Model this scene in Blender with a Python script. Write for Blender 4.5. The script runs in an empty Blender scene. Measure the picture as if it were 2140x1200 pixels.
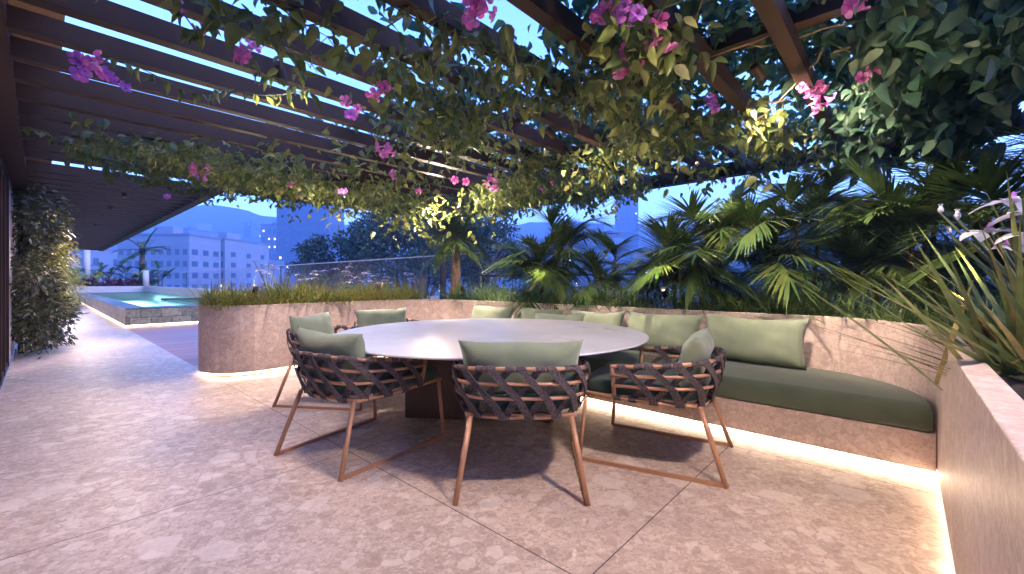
import bpy, bmesh, math, random
import numpy as np
from mathutils import Vector, Matrix
S = bpy.context.scene
COL = S.collection
R = math.radians
# ---------------------------------------------------------------- camera, world, sun, exposure
# ground plan: x runs from the house wall to the garden planter, y runs along the terrace to the pool
H = 1.15
FPX = 898.0
FW = Vector((.7389, .6741, 0)).normalized()
RT = Vector((FW.y, -FW.x, 0))
cd = bpy.data.cameras.new('camera')
cam = bpy.data.objects.new('camera', cd); COL.objects.link(cam)
cam.matrix_world = Matrix(((RT.x, 0, -FW.x, 0), (RT.y, 0, -FW.y, 0), (0, 1, 0, H), (0, 0, 0, 1)))
cd.sensor_width = 36; cd.lens = 36 * FPX / 2140; cd.shift_y = -12 / 2140
cd.clip_start = .02; cd.clip_end = 6000
S.camera = cam
HAZE = .0015
SUN_EL, SUN_ROT = R(24), R(150)
w = bpy.data.worlds.new("World"); S.world = w; w.use_nodes = True
nt = w.node_tree
sky = nt.nodes.new('ShaderNodeTexSky'); sky.sky_type = 'NISHITA'; sky.sun_disc = False
sky.sun_elevation = SUN_EL; sky.sun_rotation = SUN_ROT; sky.ozone_density = 9.0; sky.dust_density = 1.0; sky.air_density = 1.2
tint = nt.nodes.new('ShaderNodeMix'); tint.data_type = 'RGBA'; tint.blend_type = 'MULTIPLY'; tint.inputs[0].default_value = 1; tint.inputs[7].default_value = (1.0, .89, 1.10, 1)
nt.links.new(sky.outputs[0], tint.inputs[6]); nt.links.new(tint.outputs[2], nt.nodes['Background'].inputs[0])
nt.nodes['Background'].inputs[1].default_value = .15
sd = bpy.data.lights.new('sun', 'SUN'); sd.energy = .25; sd.angle = R(12); sd.color = (1, .72, .62)
sun = bpy.data.objects.new('sun', sd); COL.objects.link(sun)
sun.rotation_euler = (R(78), 0, R(200))
S.view_settings.view_transform = 'Standard'; S.view_settings.look = 'None'
S.view_settings.exposure = 2.9; S.view_settings.gamma = 1
S.render.engine = 'CYCLES'
S.cycles.use_denoising = True
S.cycles.max_bounces = 6; S.cycles.transparent_max_bounces = 16
S.cycles.sample_clamp_indirect = 4; S.cycles.caustics_reflective = False; S.cycles.caustics_refractive = False
rng = np.random.default_rng(7); random.seed(7)

# ---------------------------------------------------------------- helpers
def at(px, py, z=0.0, D=None):
    "a point of the place seen at (px, py), on height z or at depth D"
    if D is None: D = FPX * (H - z) / (py - 588.0)
    X = (px - 1070) / FPX * D
    return Vector((X * RT.x + D * FW.x, X * RT.y + D * FW.y, H - (py - 588.0) * D / FPX))

def tag(o, label=None, cat=None, group=None, kind=None):
    if label: o['label'] = label
    if cat: o['category'] = cat
    if group: o['group'] = group
    if kind: o['kind'] = kind
    return o

def empty(name, loc=(0, 0, 0), rz=0, label=None, cat=None, group=None):
    o = bpy.data.objects.new(name, None); COL.objects.link(o)
    o.empty_display_size = .1
    o.location = loc; o.rotation_euler = (0, 0, rz)
    return tag(o, label, cat, group)

class MB:
    def __init__(s): s.v = []; s.f = []
    def add(s, v, f):
        n = len(s.v); s.v += [tuple(p) for p in v]; s.f += [tuple(i + n for i in q) for q in f]; return s
    def box(s, lo, hi):
        x0, y0, z0 = lo; x1, y1, z1 = hi
        return s.add([(x0, y0, z0), (x1, y0, z0), (x1, y1, z0), (x0, y1, z0), (x0, y0, z1), (x1, y0, z1), (x1, y1, z1), (x0, y1, z1)],
                     [(3, 2, 1, 0), (4, 5, 6, 7), (0, 1, 5, 4), (1, 2, 6, 5), (2, 3, 7, 6), (3, 0, 4, 7)])
    def prism(s, pts, z0, z1):
        n = len(pts)
        return s.add([(p[0], p[1], z0) for p in pts] + [(p[0], p[1], z1) for p in pts],
                     [tuple(range(n))[::-1], tuple(range(n, 2 * n))] + [(i, (i + 1) % n, n + (i + 1) % n, n + i) for i in range(n)])
    def tube(s, pts, r, n=8, closed=False):
        pts = [Vector(p) for p in pts]; m = len(pts); rs = r if hasattr(r, '__len__') else [r] * m
        V = []; up = Vector((0, 0, 1)); a = None
        for i, p in enumerate(pts):
            if closed: t = (pts[(i + 1) % m] - pts[i - 1]).normalized()
            else: t = (pts[min(i + 1, m - 1)] - pts[max(i - 1, 0)]).normalized()
            if a is None:
                q = up if abs(t.z) < .9 else Vector((1, 0, 0)); a = t.cross(q).normalized()
            else: a = (a - t * a.dot(t)).normalized()
            b = t.cross(a)
            V += [p + rs[i] * (math.cos(2 * math.pi * k / n) * a + math.sin(2 * math.pi * k / n) * b) for k in range(n)]
        F = []
        for i in range(m if closed else m - 1):
            j = (i + 1) % m
            F += [(i * n + k, i * n + (k + 1) % n, j * n + (k + 1) % n, j * n + k) for k in range(n)]
        if not closed: F += [tuple(range(n))[::-1], tuple((m - 1) * n + k for k in range(n))]
        return s.add(V, F)
    def lathe(s, prof, c=(0, 0, 0), n=32, sx=1, sy=1):
        V = []; m = len(prof)
        for (r, z) in prof:
            V += [(c[0] + sx * r * math.cos(2 * math.pi * k / n), c[1] + sy * r * math.sin(2 * math.pi * k / n), c[2] + z) for k in range(n)]
        F = [(i * n + k, i * n + (k + 1) % n, (i + 1) * n + (k + 1) % n, (i + 1) * n + k) for i in range(m - 1) for k in range(n)]
        F += [tuple(range(n))[::-1], tuple((m - 1) * n + k for k in range(n))]
        return s.add(V, F)
    def build(s, name, mat, parent=None, smooth=False, bevel=0, label=None):
        me = bpy.data.meshes.new(name); me.from_pydata(s.v, [], s.f); me.update()
        return link(me, name, mat, parent, smooth, bevel, label)

def link(me, name, mat, parent=None, smooth=False, bevel=0, label=None):
    me.materials.append(mat)
    if smooth: me.polygons.foreach_set('use_smooth', [True] * len(me.polygons))
    o = bpy.data.objects.new(name, me); COL.objects.link(o)
    if parent: o.parent = parent
    if bevel:
        b = o.modifiers.new('bevel', 'BEVEL'); b.width = bevel; b.segments = 3; b.limit_method = 'ANGLE'; b.angle_limit = R(40)
    if label: o['label'] = label
    return o

def mesh_np(name, V, F):
    "V (n,3) array, F list of arrays (m,k) of faces"
    me = bpy.data.meshes.new(name)
    V = np.asarray(V, np.float32).reshape(-1, 3)
    F = [np.asarray(f, np.int32) for f in F if len(f)]
    loops = np.concatenate([f.ravel() for f in F])
    tot = np.concatenate([np.full(len(f), f.shape[1], np.int32) for f in F])
    st = np.concatenate([[0], np.cumsum(tot)[:-1]]).astype(np.int32)
    me.vertices.add(len(V)); me.vertices.foreach_set('co', V.ravel())
    me.loops.add(len(loops)); me.loops.foreach_set('vertex_index', loops)
    me.polygons.add(len(tot)); me.polygons.foreach_set('loop_start', st); me.polygons.foreach_set('loop_total', tot)
    me.update(calc_edges=True); me.validate()
    return me

def unit(a): return a / np.maximum(np.linalg.norm(a, axis=-1, keepdims=True), 1e-9)

def leaves(P, dirs, nrm, L, W, bend=.25, fold=.18, fine=False):
    "pointed folded leaves: P base (n,3), dirs, normals, length, width"
    P = np.asarray(P, float); d = unit(np.asarray(dirs, float)); s = unit(np.cross(d, nrm)); u = np.cross(s, d)
    n = len(P); L = np.broadcast_to(L, n)[:, None]; W = np.broadcast_to(W, n)[:, None]; bend = bend * rng.uniform(.2, 1.9, (n, 1)); fold = fold * rng.uniform(.3, 1.6, (n, 1))
    def pt(t, x, h): return P + d * L * t + s * W * x + u * (L * h)
    if fine:
        V = [pt(0, 0, 0), pt(.33, 0, -bend * .1), pt(.68, 0, -bend * .5), pt(1, 0, -bend * 1.1)]
        for sg in (1, -1): V += [pt(.10, .30 * sg, fold * .5), pt(.34, .50 * sg, fold * .9 - bend * .1), pt(.66, .36 * sg, fold * .6 - bend * .45), pt(.85, .16 * sg, fold * .2 - bend * .8)]
        V = np.stack(V, 1).reshape(-1, 3); o = (np.arange(n) * 12)[:, None]
        Q = np.concatenate([o + [0, 1, 5, 4], o + [1, 2, 6, 5], o + [2, 3, 7, 6], o + [0, 8, 9, 1], o + [1, 9, 10, 2], o + [2, 10, 11, 3]]); return V, Q, np.zeros((0, 3), int)
    b = pt(0, 0, 0); m = pt(.5, 0, -bend * .2); t = pt(1, 0, -bend * 1.0)
    l1 = pt(.22, .42, fold * .8); l2 = pt(.58, .40, fold * .5 - bend * .35); r1 = pt(.22, -.42, fold * .8); r2 = pt(.58, -.40, fold * .5 - bend * .35)
    V = np.stack([b, m, t, l1, l2, r1, r2], 1).reshape(-1, 3)
    o = (np.arange(n) * 7)[:, None]
    Q = np.concatenate([o + [0, 1, 4, 3], o + [0, 5, 6, 1]]); T = np.concatenate([o + [1, 2, 4], o + [1, 6, 2]])
    return V, Q, T

def blades(P, dirs, L, W, droop, seg=5, fold=0.0):
    "strap leaves bending over under their weight"
    P = np.asarray(P, float); d = unit(np.asarray(dirs, float)); n = len(P)
    L = np.broadcast_to(L, n)[:, None]; W = np.broadcast_to(W, n)[:, None]; droop = np.broadcast_to(droop, n)[:, None]
    side = unit(np.cross(d, [0, 0, 1]) + 1e-4)
    V = []
    for k in range(seg + 1):
        t = k / seg
        c = P + d * L * t - np.array([0, 0, 1]) * L * droop * t * t
        wd = W * (1 - t ** 2.2) * (.55 + .9 * min(t * 2, 1) * .5)
        V += [c - side * wd * .5, c + side * wd * .5]
    V = np.stack(V, 1).reshape(-1, 3); m = 2 * (seg + 1)
    o = (np.arange(n) * m)[:, None]
    Q = np.concatenate([o + [2 * k, 2 * k + 1, 2 * k + 3, 2 * k + 2] for k in range(seg)])
    return V, Q

def rdir(n, up=(0, 1)):
    a = rng.uniform(0, 2 * np.pi, n); z = rng.uniform(up[0], up[1], n); h = np.sqrt(np.maximum(0, 1 - z * z))
    return np.stack([np.cos(a) * h, np.sin(a) * h, z], 1)

# ---------------------------------------------------------------- materials
def mat(name, col=(.5, .5, .5), rough=.6, metal=0, spec=.5, **k):
    m = bpy.data.materials.new(name); m.use_nodes = True; b = m.node_tree.nodes['Principled BSDF']
    b.inputs['Base Color'].default_value = (*col, 1); b.inputs['Roughness'].default_value = rough; b.inputs['Metallic'].default_value = metal
    b.inputs['Specular IOR Level'].default_value = spec
    for a, v in k.items():
        b.inputs[a.replace('_', ' ')].default_value = v
    return m
def nodes(m): return m.node_tree.nodes, m.node_tree.links, m.node_tree.nodes['Principled BSDF']
def N(ns, t, **k):
    n = ns.new('ShaderNode' + t)
    for a, v in k.items():
        if a.startswith('i_'):
            n.inputs[int(a[2:]) if a[2:].isdigit() else a[2:].replace('_', ' ')].default_value = v
        else: setattr(n, a, v)
    return n
def ramp(ns, stops, interp='LINEAR'):
    r = ns.new('ShaderNodeValToRGB'); e = r.color_ramp.elements; r.color_ramp.interpolation = interp
    while len(e) < len(stops): e.new(.5)
    for i, (p, c) in enumerate(stops):
        e[i].position = p; e[i].color = (*c, 1) if len(c) == 3 else c
    return r
def mixc(ns, ls, fac, a, b, mode='MIX'):
    m = ns.new('ShaderNodeMix'); m.data_type = 'RGBA'; m.blend_type = mode
    for i, v in ((0, fac), (6, a), (7, b)):
        if isinstance(v, (int, float)): m.inputs[i].default_value = v
        elif isinstance(v, tuple): m.inputs[i].default_value = (*v, 1)
        else: ls.new(v, m.inputs[i])
    return m.outputs[2]
def bump(ns, ls, bs, h, st=.3, dist=.01):
    b = N(ns, 'Bump', i_Strength=st, i_Distance=dist); ls.new(h, b.inputs['Height']); ls.new(b.outputs[0], bs.inputs['Normal'])

def stone(name, base, dark, light, rough=.35, s=1.0, joints=False):
    "terrazzo-like breccia: irregular pale and dark chips of several sizes in a fine ground"
    m = mat(name, base, rough); ns, ls, b = nodes(m)
    co = N(ns, 'NewGeometry').outputs['Position']
    nz = N(ns, 'TexNoise', i_Scale=14 * s, i_Detail=3.0); ls.new(co, nz.inputs['Vector'])
    dis = N(ns, 'VectorMath', operation='MULTIPLY_ADD'); ls.new(nz.outputs['Color'], dis.inputs[0])
    dis.inputs[1].default_value = (.04 / s,) * 3; ls.new(co, dis.inputs[2])
    big = N(ns, 'TexNoise', i_Scale=1.1, i_Detail=5.0); ls.new(co, big.inputs['Vector'])
    fine = N(ns, 'TexNoise', i_Scale=60 * s, i_Detail=5.0, i_Roughness=.7); ls.new(co, fine.inputs['Vector'])
    g = ramp(ns, [(.3, tuple(c * .8 for c in base)), (.7, tuple(min(1, c * 1.15) for c in base))]); ls.new(big.outputs[0], g.inputs[0])
    f = ramp(ns, [(.3, (.72, .70, .70)), (.5, (1, 1, 1)), (.72, (1.0, 1.0, 1.0))]); ls.new(fine.outputs[0], f.inputs[0])
    c = mixc(ns, ls, .8, g.outputs[0], f.outputs[0], 'MULTIPLY')
    for sc, lo, hi, size, seed in ((75, .46, .66, .30, 0), (34, .58, .74, .34, 3), (15, .72, .84, .36, 7), (6.5, .88, .92, .34, 13)):
        v = N(ns, 'TexVoronoi', i_Scale=sc * s, i_Randomness=1.0)
        off = N(ns, 'VectorMath', operation='ADD'); ls.new(dis.outputs[0], off.inputs[0]); off.inputs[1].default_value = (seed, seed * 2, seed)
        ls.new(off.outputs[0], v.inputs['Vector'])
        sp = N(ns, 'SeparateColor'); ls.new(v.outputs['Color'], sp.inputs[0])
        ve = N(ns, 'TexVoronoi', feature='DISTANCE_TO_EDGE', i_Scale=sc * s, i_Randomness=1.0); ls.new(off.outputs[0], ve.inputs['Vector'])
        inside = N(ns, 'MapRange'); inside.inputs[1].default_value = .05; inside.inputs[2].default_value = .10; ls.new(ve.outputs['Distance'], inside.inputs[0])
        k1 = N(ns, 'Math', operation='GREATER_THAN', i_1=hi); ls.new(sp.outputs[0], k1.inputs[0])
        k2 = N(ns, 'Math', operation='GREATER_THAN', i_1=lo + .1); ls.new(sp.outputs[1], k2.inputs[0])
        m1 = N(ns, 'Math', operation='MULTIPLY'); ls.new(inside.outputs[0], m1.inputs[0]); ls.new(k1.outputs[0], m1.inputs[1])
        m2 = N(ns, 'Math', operation='MULTIPLY'); ls.new(inside.outputs[0], m2.inputs[0]); ls.new(k2.outputs[0], m2.inputs[1])
        s2 = N(ns, 'Math', operation='MULTIPLY', i_1=.42 if sc < 20 else .40); ls.new(m2.outputs[0], s2.inputs[0])
        s1 = N(ns, 'Math', operation='MULTIPLY', i_1=.5 if sc < 20 else .36); ls.new(m1.outputs[0], s1.inputs[0])
        c = mixc(ns, ls, s2.outputs[0], c, dark); c = mixc(ns, ls, s1.outputs[0], c, light)
    if joints:
        xyz = N(ns, 'SeparateXYZ'); ls.new(co, xyz.inputs[0]); last = None
        for ax, o in ((0, 1.4), (1, .9)):
            a = N(ns, 'Math', operation='SUBTRACT', i_1=o - 1.85 * 10); ls.new(xyz.outputs[ax], a.inputs[0])
            q = N(ns, 'Math', operation='MODULO', i_1=1.85); ls.new(a.outputs[0], q.inputs[0])
            r_ = N(ns, 'Math', operation='LESS_THAN', i_1=.0055); ls.new(q.outputs[0], r_.inputs[0])
            last = r_ if last is None else last
            if last is not r_:
                mx = N(ns, 'Math', operation='MAXIMUM'); ls.new(last.outputs[0], mx.inputs[0]); ls.new(r_.outputs[0], mx.inputs[1]); last = mx
        c = mixc(ns, ls, last.outputs[0], c, (.05, .04, .04))
    ls.new(c, b.inputs['Base Color'])
    rr = N(ns, 'MapRange'); rr.inputs[3].default_value = rough - .08; rr.inputs[4].default_value = rough + .15
    ls.new(fine.outputs[0], rr.inputs[0]); ls.new(rr.outputs[0], b.inputs['Roughness'])
    bump(ns, ls, b, fine.outputs[0], .12, .002)
    return m

def leafmat(name, cols, rough=.45, trans=.25):
    m = mat(name, cols[0], rough, spec=.4); ns, ls, b = nodes(m)
    g = N(ns, 'NewGeometry'); r = ramp(ns, [(i / (len(cols) - 1), c) for i, c in enumerate(cols)])
    ls.new(g.outputs['Random Per Island'], r.inputs[0])
    nz = N(ns, 'TexNoise', i_Scale=14.0); ls.new(g.outputs['Position'], nz.inputs['Vector'])
    rr = ramp(ns, [(.3, (.7, .7, .7)), (.7, (1.2, 1.2, 1.2))]); ls.new(nz.outputs[0], rr.inputs[0])
    c = mixc(ns, ls, 1.0, r.outputs[0], rr.outputs[0], 'MULTIPLY'); ls.new(c, b.inputs['Base Color'])
    t = N(ns, 'BsdfTranslucent'); ls.new(c, t.inputs[0]); mx = N(ns, 'MixShader', i_0=trans)
    ls.new(b.outputs[0], mx.inputs[1]); ls.new(t.outputs[0], mx.inputs[2]); ls.new(mx.outputs[0], ns['Material Output'].inputs[0])
    return m

def fabric(name, col, sc=260):
    m = mat(name, col, .9, spec=.2, Sheen_Weight=.25); ns, ls, b = nodes(m)
    tc = N(ns, 'TexCoord').outputs['Object']
    a = N(ns, 'TexWave', i_Scale=sc / 6, i_Distortion=.5, wave_type='BANDS', bands_direction='X'); ls.new(tc, a.inputs[0])
    c_ = N(ns, 'TexWave', i_Scale=sc / 6, i_Distortion=.5, wave_type='BANDS', bands_direction='Z'); ls.new(tc, c_.inputs[0])
    n = N(ns, 'TexNoise', i_Scale=5.0, i_Detail=6.0); ls.new(tc, n.inputs[0])
    r = ramp(ns, [(.3, tuple(x * .82 for x in col)), (.7, tuple(x * 1.12 for x in col))]); ls.new(n.outputs[0], r.inputs[0]); ls.new(r.outputs[0], b.inputs['Base Color'])
    ad = N(ns, 'Math', operation='ADD'); ls.new(a.outputs[1], ad.inputs[0]); ls.new(c_.outputs[1], ad.inputs[1])
    bump(ns, ls, b, ad.outputs[0], .25, .0015)
    return m

def noisy(name, col, rough=.5, metal=0, sc=8, var=.2, bs=.1, stretch=(1, 1, 1), **k):
    m = mat(name, col, rough, metal, **k); ns, ls, b = nodes(m)
    mp = N(ns, 'Mapping'); mp.inputs['Scale'].default_value = stretch; ls.new(N(ns, 'TexCoord').outputs['Object'], mp.inputs[0])
    n = N(ns, 'TexNoise', i_Scale=float(sc), i_Detail=6.0, i_Roughness=.6); ls.new(mp.outputs[0], n.inputs[0])
    r = ramp(ns, [(.25, tuple(max(0, x * (1 - var)) for x in col)), (.75, tuple(x * (1 + var) for x in col))]); ls.new(n.outputs[0], r.inputs[0]); ls.new(r.outputs[0], b.inputs['Base Color'])
    bump(ns, ls, b, n.outputs[0], bs, .01)
    return m

def emis(name, col, st):
    m = mat(name, col); ns, ls, b = nodes(m); b.inputs['Emission Color'].default_value = (*col, 1); b.inputs['Emission Strength'].default_value = st; return m

WARM = (1, .70, .40)
M = {}
M['floor'] = stone('terrace stone', (.58, .45, .37), (.34, .235, .185), (.78, .68, .60), .40, joints=True)
M['wall'] = stone('planter stone', (.50, .395, .35), (.33, .25, .225), (.62, .53, .49), .45, 1.25)
M['bronze'] = noisy('bronze painted steel', (.034, .018, .013), .6, .0, 5, .12, .02, spec=.15)
M['frame'] = noisy('copper brown metal', (.46, .25, .155), .4, .2, 30, .12, .03)
M['pedestal'] = noisy('bronze sheet', (.075, .048, .034), .45, .3, 12, .15, .03)
M['cushion'] = fabric('dark green fabric', (.08, .105, .07))
M['pillow'] = fabric('sage fabric', (.215, .26, .175))
M['seat'] = fabric('deep green fabric', (.03, .06, .05))
M['led'] = emis('LED strip', (1, .78, .55), 3.0)
M['lamp'] = emis('lamp lens', (1, .74, .48), 2.5)
M['soil'] = noisy('soil', (.03, .018, .012), .95, 0, 25, .5, .8)
M['bark'] = noisy('bark', (.20, .13, .085), .9, 0, 18, .5, .8, (1, 1, 4))
M['stem'] = mat('green stem', (.07, .09, .03), .6)
M['vine'] = leafmat('vine leaf', [(.05, .085, .02), (.10, .14, .03), (.17, .18, .045), (.07, .11, .04), (.22, .21, .07)], .45, .35)
M['vine_big'] = leafmat('broad vine leaf', [(.02, .06, .035), (.035, .085, .05), (.055, .10, .055), (.025, .07, .045)], .55, .3)
M['vine_top'] = leafmat('upper vine leaf', [(.02, .06, .04), (.03, .085, .055), (.05, .11, .07), (.07, .14, .06)], .45, .6)
M['palm'] = leafmat('palm leaf', [(.03, .075, .02), (.05, .10, .025), (.10, .13, .03), (.04, .09, .03)], .4, .25)
M['grass'] = leafmat('strap leaf', [(.13, .19, .04), (.20, .24, .04), (.34, .29, .05), (.15, .21, .05), (.44, .30, .06)], .45, .3)
M['flax'] = leafmat('flax leaf', [(.10, .15, .05), (.15, .19, .06), (.20, .22, .07), (.34, .22, .09)], .4, .3)
M['lily'] = leafmat('lily turf leaf', [(.06, .12, .03), (.10, .17, .05), (.16, .22, .08)], .4, .25)
M['tree'] = leafmat('tree leaf', [(.02, .04, .022), (.035, .06, .03), (.05, .075, .04)], .5, .15)
M['shrub'] = leafmat('shrub leaf', [(.04, .06, .02), (.11, .11, .04), (.07, .07, .03), (.17, .14, .07)], .4, .2)
M['red_leaf'] = leafmat('red leaf', [(.14, .02, .05), (.22, .04, .09), (.10, .02, .05)], .4, .2)
M['lime'] = leafmat('pale broad leaf', [(.25, .26, .06), (.30, .28, .08)], .4, .2)
M['pink'] = leafmat('pink petal', [(.62, .10, .36), (.72, .18, .50), (.50, .07, .38), (.80, .35, .58)], .5, .4)
M['violet'] = leafmat('violet petal', [(.30, .08, .48), (.45, .16, .60), (.55, .12, .50)], .5, .4)
M['white'] = leafmat('white petal', [(.66, .62, .70), (.75, .72, .78), (.60, .55, .72)], .5, .4)
M['glass'] = mat('clear glass', (.8, .9, 1), .03, 0, .5)
ns, ls, b = nodes(M['glass'])
tr = N(ns, 'BsdfTransparent'); tr.inputs[0].default_value = (.97, .98, 1, 1); gl = N(ns, 'BsdfGlossy'); gl.inputs['Roughness'].default_value = .02
fr = N(ns, 'Fresnel', i_IOR=1.45); mx = N(ns, 'MixShader'); bf = N(ns, 'NewGeometry'); iv = N(ns, 'Math', operation='SUBTRACT', i_0=1.0); ls.new(bf.outputs['Backfacing'], iv.inputs[1]); mu = N(ns, 'Math', operation='MULTIPLY'); ls.new(fr.outputs[0], mu.inputs[0]); ls.new(iv.outputs[0], mu.inputs[1]); mi = N(ns, 'Math', operation='MINIMUM', i_1=.14); ls.new(mu.outputs[0], mi.inputs[0]); ls.new(mi.outputs[0], mx.inputs[0]); ls.new(tr.outputs[0], mx.inputs[1]); ls.new(gl.outputs[0], mx.inputs[2]); ls.new(mx.outputs[0], ns['Material Output'].inputs[0])
M['water'] = mat('pool water', (.2, .8, .8), .05)
ns, ls, b = nodes(M['water'])
tr = N(ns, 'BsdfTransparent'); tr.inputs[0].default_value = (.55, .93, .95, 1); tl = N(ns, 'BsdfTranslucent'); tl.inputs[0].default_value = (.35, .85, .88, 1); tm = N(ns, 'MixShader', i_0=.6); gl = N(ns, 'BsdfGlossy'); gl.inputs['Roughness'].default_value = .06
fr = N(ns, 'Fresnel', i_IOR=1.33); mx = N(ns, 'MixShader'); nz = N(ns, 'TexNoise', i_Scale=3.0, i_Detail=3.0); bp = N(ns, 'Bump', i_Strength=.25, i_Distance=.05)
ls.new(N(ns, 'NewGeometry').outputs['Position'], nz.inputs[0]); ls.new(nz.outputs[0], bp.inputs['Height']); ls.new(bp.outputs[0], gl.inputs['Normal']); ls.new(bp.outputs[0], fr.inputs['Normal'])
mi = N(ns, 'Math', operation='MINIMUM', i_1=.28); ls.new(fr.outputs[0], mi.inputs[0]); ls.new(mi.outputs[0], mx.inputs[0]); ls.new(tr.outputs[0], tm.inputs[1]); ls.new(tl.outputs[0], tm.inputs[2]); ls.new(tm.outputs[0], mx.inputs[1]); ls.new(gl.outputs[0], mx.inputs[2]); ls.new(mx.outputs[0], ns['Material Output'].inputs[0])
# marble table top
M['marble'] = mat('white marble', (.8, .78, .78), .24)
ns, ls, b = nodes(M['marble'])
co = N(ns, 'TexCoord').outputs['Object']; n1 = N(ns, 'TexNoise', i_Scale=1.3, i_Detail=8.0, i_Roughness=.62, i_Distortion=1.4); ls.new(co, n1.inputs[0])
v1 = ramp(ns, [(.48, (.72, .71, .715)), (.5, (.52, .46, .43)), (.52, (.72, .71, .715))]); ls.new(n1.outputs[0], v1.inputs[0])
n2 = N(ns, 'TexNoise', i_Scale=2.2, i_Detail=5.0); ls.new(co, n2.inputs[0]); v2 = ramp(ns, [(.5, (0, 0, 0)), (.66, (1, 1, 1))]); ls.new(n2.outputs[0], v2.inputs[0])
cl = N(ns, 'TexNoise', i_Scale=1.1, i_Detail=6.0); ls.new(co, cl.inputs[0]); v3 = ramp(ns, [(.35, (.62, .61, .61)), (.65, (.74, .73, .74))]); ls.new(cl.outputs[0], v3.inputs[0])
ls.new(mixc(ns, ls, v2.outputs[0], v3.outputs[0], v1.outputs[0]), b.inputs['Base Color'])
# woven strap
M['strap'] = mat('braided rope strap', (.10, .055, .05), .85)
ns, ls, b = nodes(M['strap'])
co = N(ns, 'TexCoord').outputs['Object']; v = N(ns, 'TexVoronoi', i_Scale=120.0); ls.new(co, v.inputs[0])
r = ramp(ns, [(0, (.17, .135, .14)), (.6, (.065, .05, .055)), (1, (.03, .022, .024))]); ls.new(v.outputs[0], r.inputs[0]); ls.new(r.outputs[0], b.inputs['Base Color']); bump(ns, ls, b, v.outputs[0], .6, .004)
# wooden deck
M['deck'] = mat('deck boards', (.2, .1, .06), .5)
ns, ls, b = nodes(M['deck'])
co = N(ns, 'NewGeometry').outputs['Position']; xyz = N(ns, 'SeparateXYZ'); ls.new(co, xyz.inputs[0])
md = N(ns, 'Math', operation='MODULO', i_1=.14); ls.new(xyz.outputs[1], md.inputs[0]); lt = N(ns, 'Math', operation='LESS_THAN', i_1=.008); ls.new(md.outputs[0], lt.inputs[0])
fl = N(ns, 'Math', operation='SNAP', i_1=.14); ls.new(xyz.outputs[1], fl.inputs[0]); wn = N(ns, 'TexWhiteNoise', noise_dimensions='1D'); ls.new(fl.outputs[0], wn.inputs['W'])
r = ramp(ns, [(0, (.34, .155, .14)), (1, (.44, .22, .20))]); ls.new(wn.outputs[0], r.inputs[0])
ls.new(mixc(ns, ls, lt.outputs[0], r.outputs[0], (.02, .012, .01)), b.inputs['Base Color'])
# pool tiles
M['pool'] = mat('green stone pool tile', (.2, .2, .14), .35)
ns, ls, b = nodes(M['pool'])
co = N(ns, 'NewGeometry').outputs['Position']; xyz = N(ns, 'SeparateXYZ'); ls.new(co, xyz.inputs[0])
ad = N(ns, 'Math', operation='ADD'); ls.new(xyz.outputs[0], ad.inputs[0]); ls.new(xyz.outputs[1], ad.inputs[1])
cb = N(ns, 'CombineXYZ'); ls.new(ad.outputs[0], cb.inputs[0]); ls.new(xyz.outputs[2], cb.inputs[1])
br = N(ns, 'TexBrick', i_Scale=1.0, i_Mortar_Size=.006); br.inputs['Brick Width'].default_value = .42; br.inputs['Row Height'].default_value = .235
br.inputs['Color1'].default_value = (.40, .34, .20, 1); br.inputs['Color2'].default_value = (.19, .18, .11, 1); br.inputs['Mortar'].default_value = (.05, .045, .035, 1); ls.new(cb.outputs[0], br.inputs[0])
nz = N(ns, 'TexNoise', i_Scale=14.0, i_Detail=7.0, i_Roughness=.75); ls.new(co, nz.inputs[0]); r = ramp(ns, [(.35, (.45, .4, .4)), (.6, (1.15, 1.15, 1.1))]); ls.new(nz.outputs[0], r.inputs[0])
ls.new(mixc(ns, ls, 1.0, br.outputs[0], r.outputs[0], 'MULTIPLY'), b.inputs['Base Color'])
M['coping'] = noisy('wet coping', (.09, .095, .085), .18, 0, 10, .4, .05)
M['basin'] = noisy('pool basin', (.55, .72, .70), .5, 0, 6, .1, 0)
M['render_wall'] = noisy('house render', (.30, .19, .14), .85, 0, 30, .3, .4)
M['pale'] = noisy('pale wall', (.62, .50, .45), .7, 0, 10, .1, .05)

# ---------------------------------------------------------------- setting
f = MB().prism([(-.29, -3), (1.4, -3), (1.4, 37), (-.29, 37)], -.3, 0)
f.prism([(1.4, -3), (5.7, -3), (5.7, 7.1), (1.4, 7.1)], -.3, 0)
tag(f.build('floor', M['floor']), kind='structure')
tag(MB().prism([(1.4, 7.1), (5.7, 7.1), (5.7, 37), (1.4, 37)], -.3, -.004).build('deck', M['deck']), kind='structure')
g = MB().add([(-3000, -3000, -30), (3000, -3000, -30), (3000, 3000, -30), (-3000, 3000, -30)], [(0, 1, 2, 3)])
tag(g.build('ground', noisy('distant ground', (.07, .08, .07), .9, 0, .05, .4, 0)), kind='structure')

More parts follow.
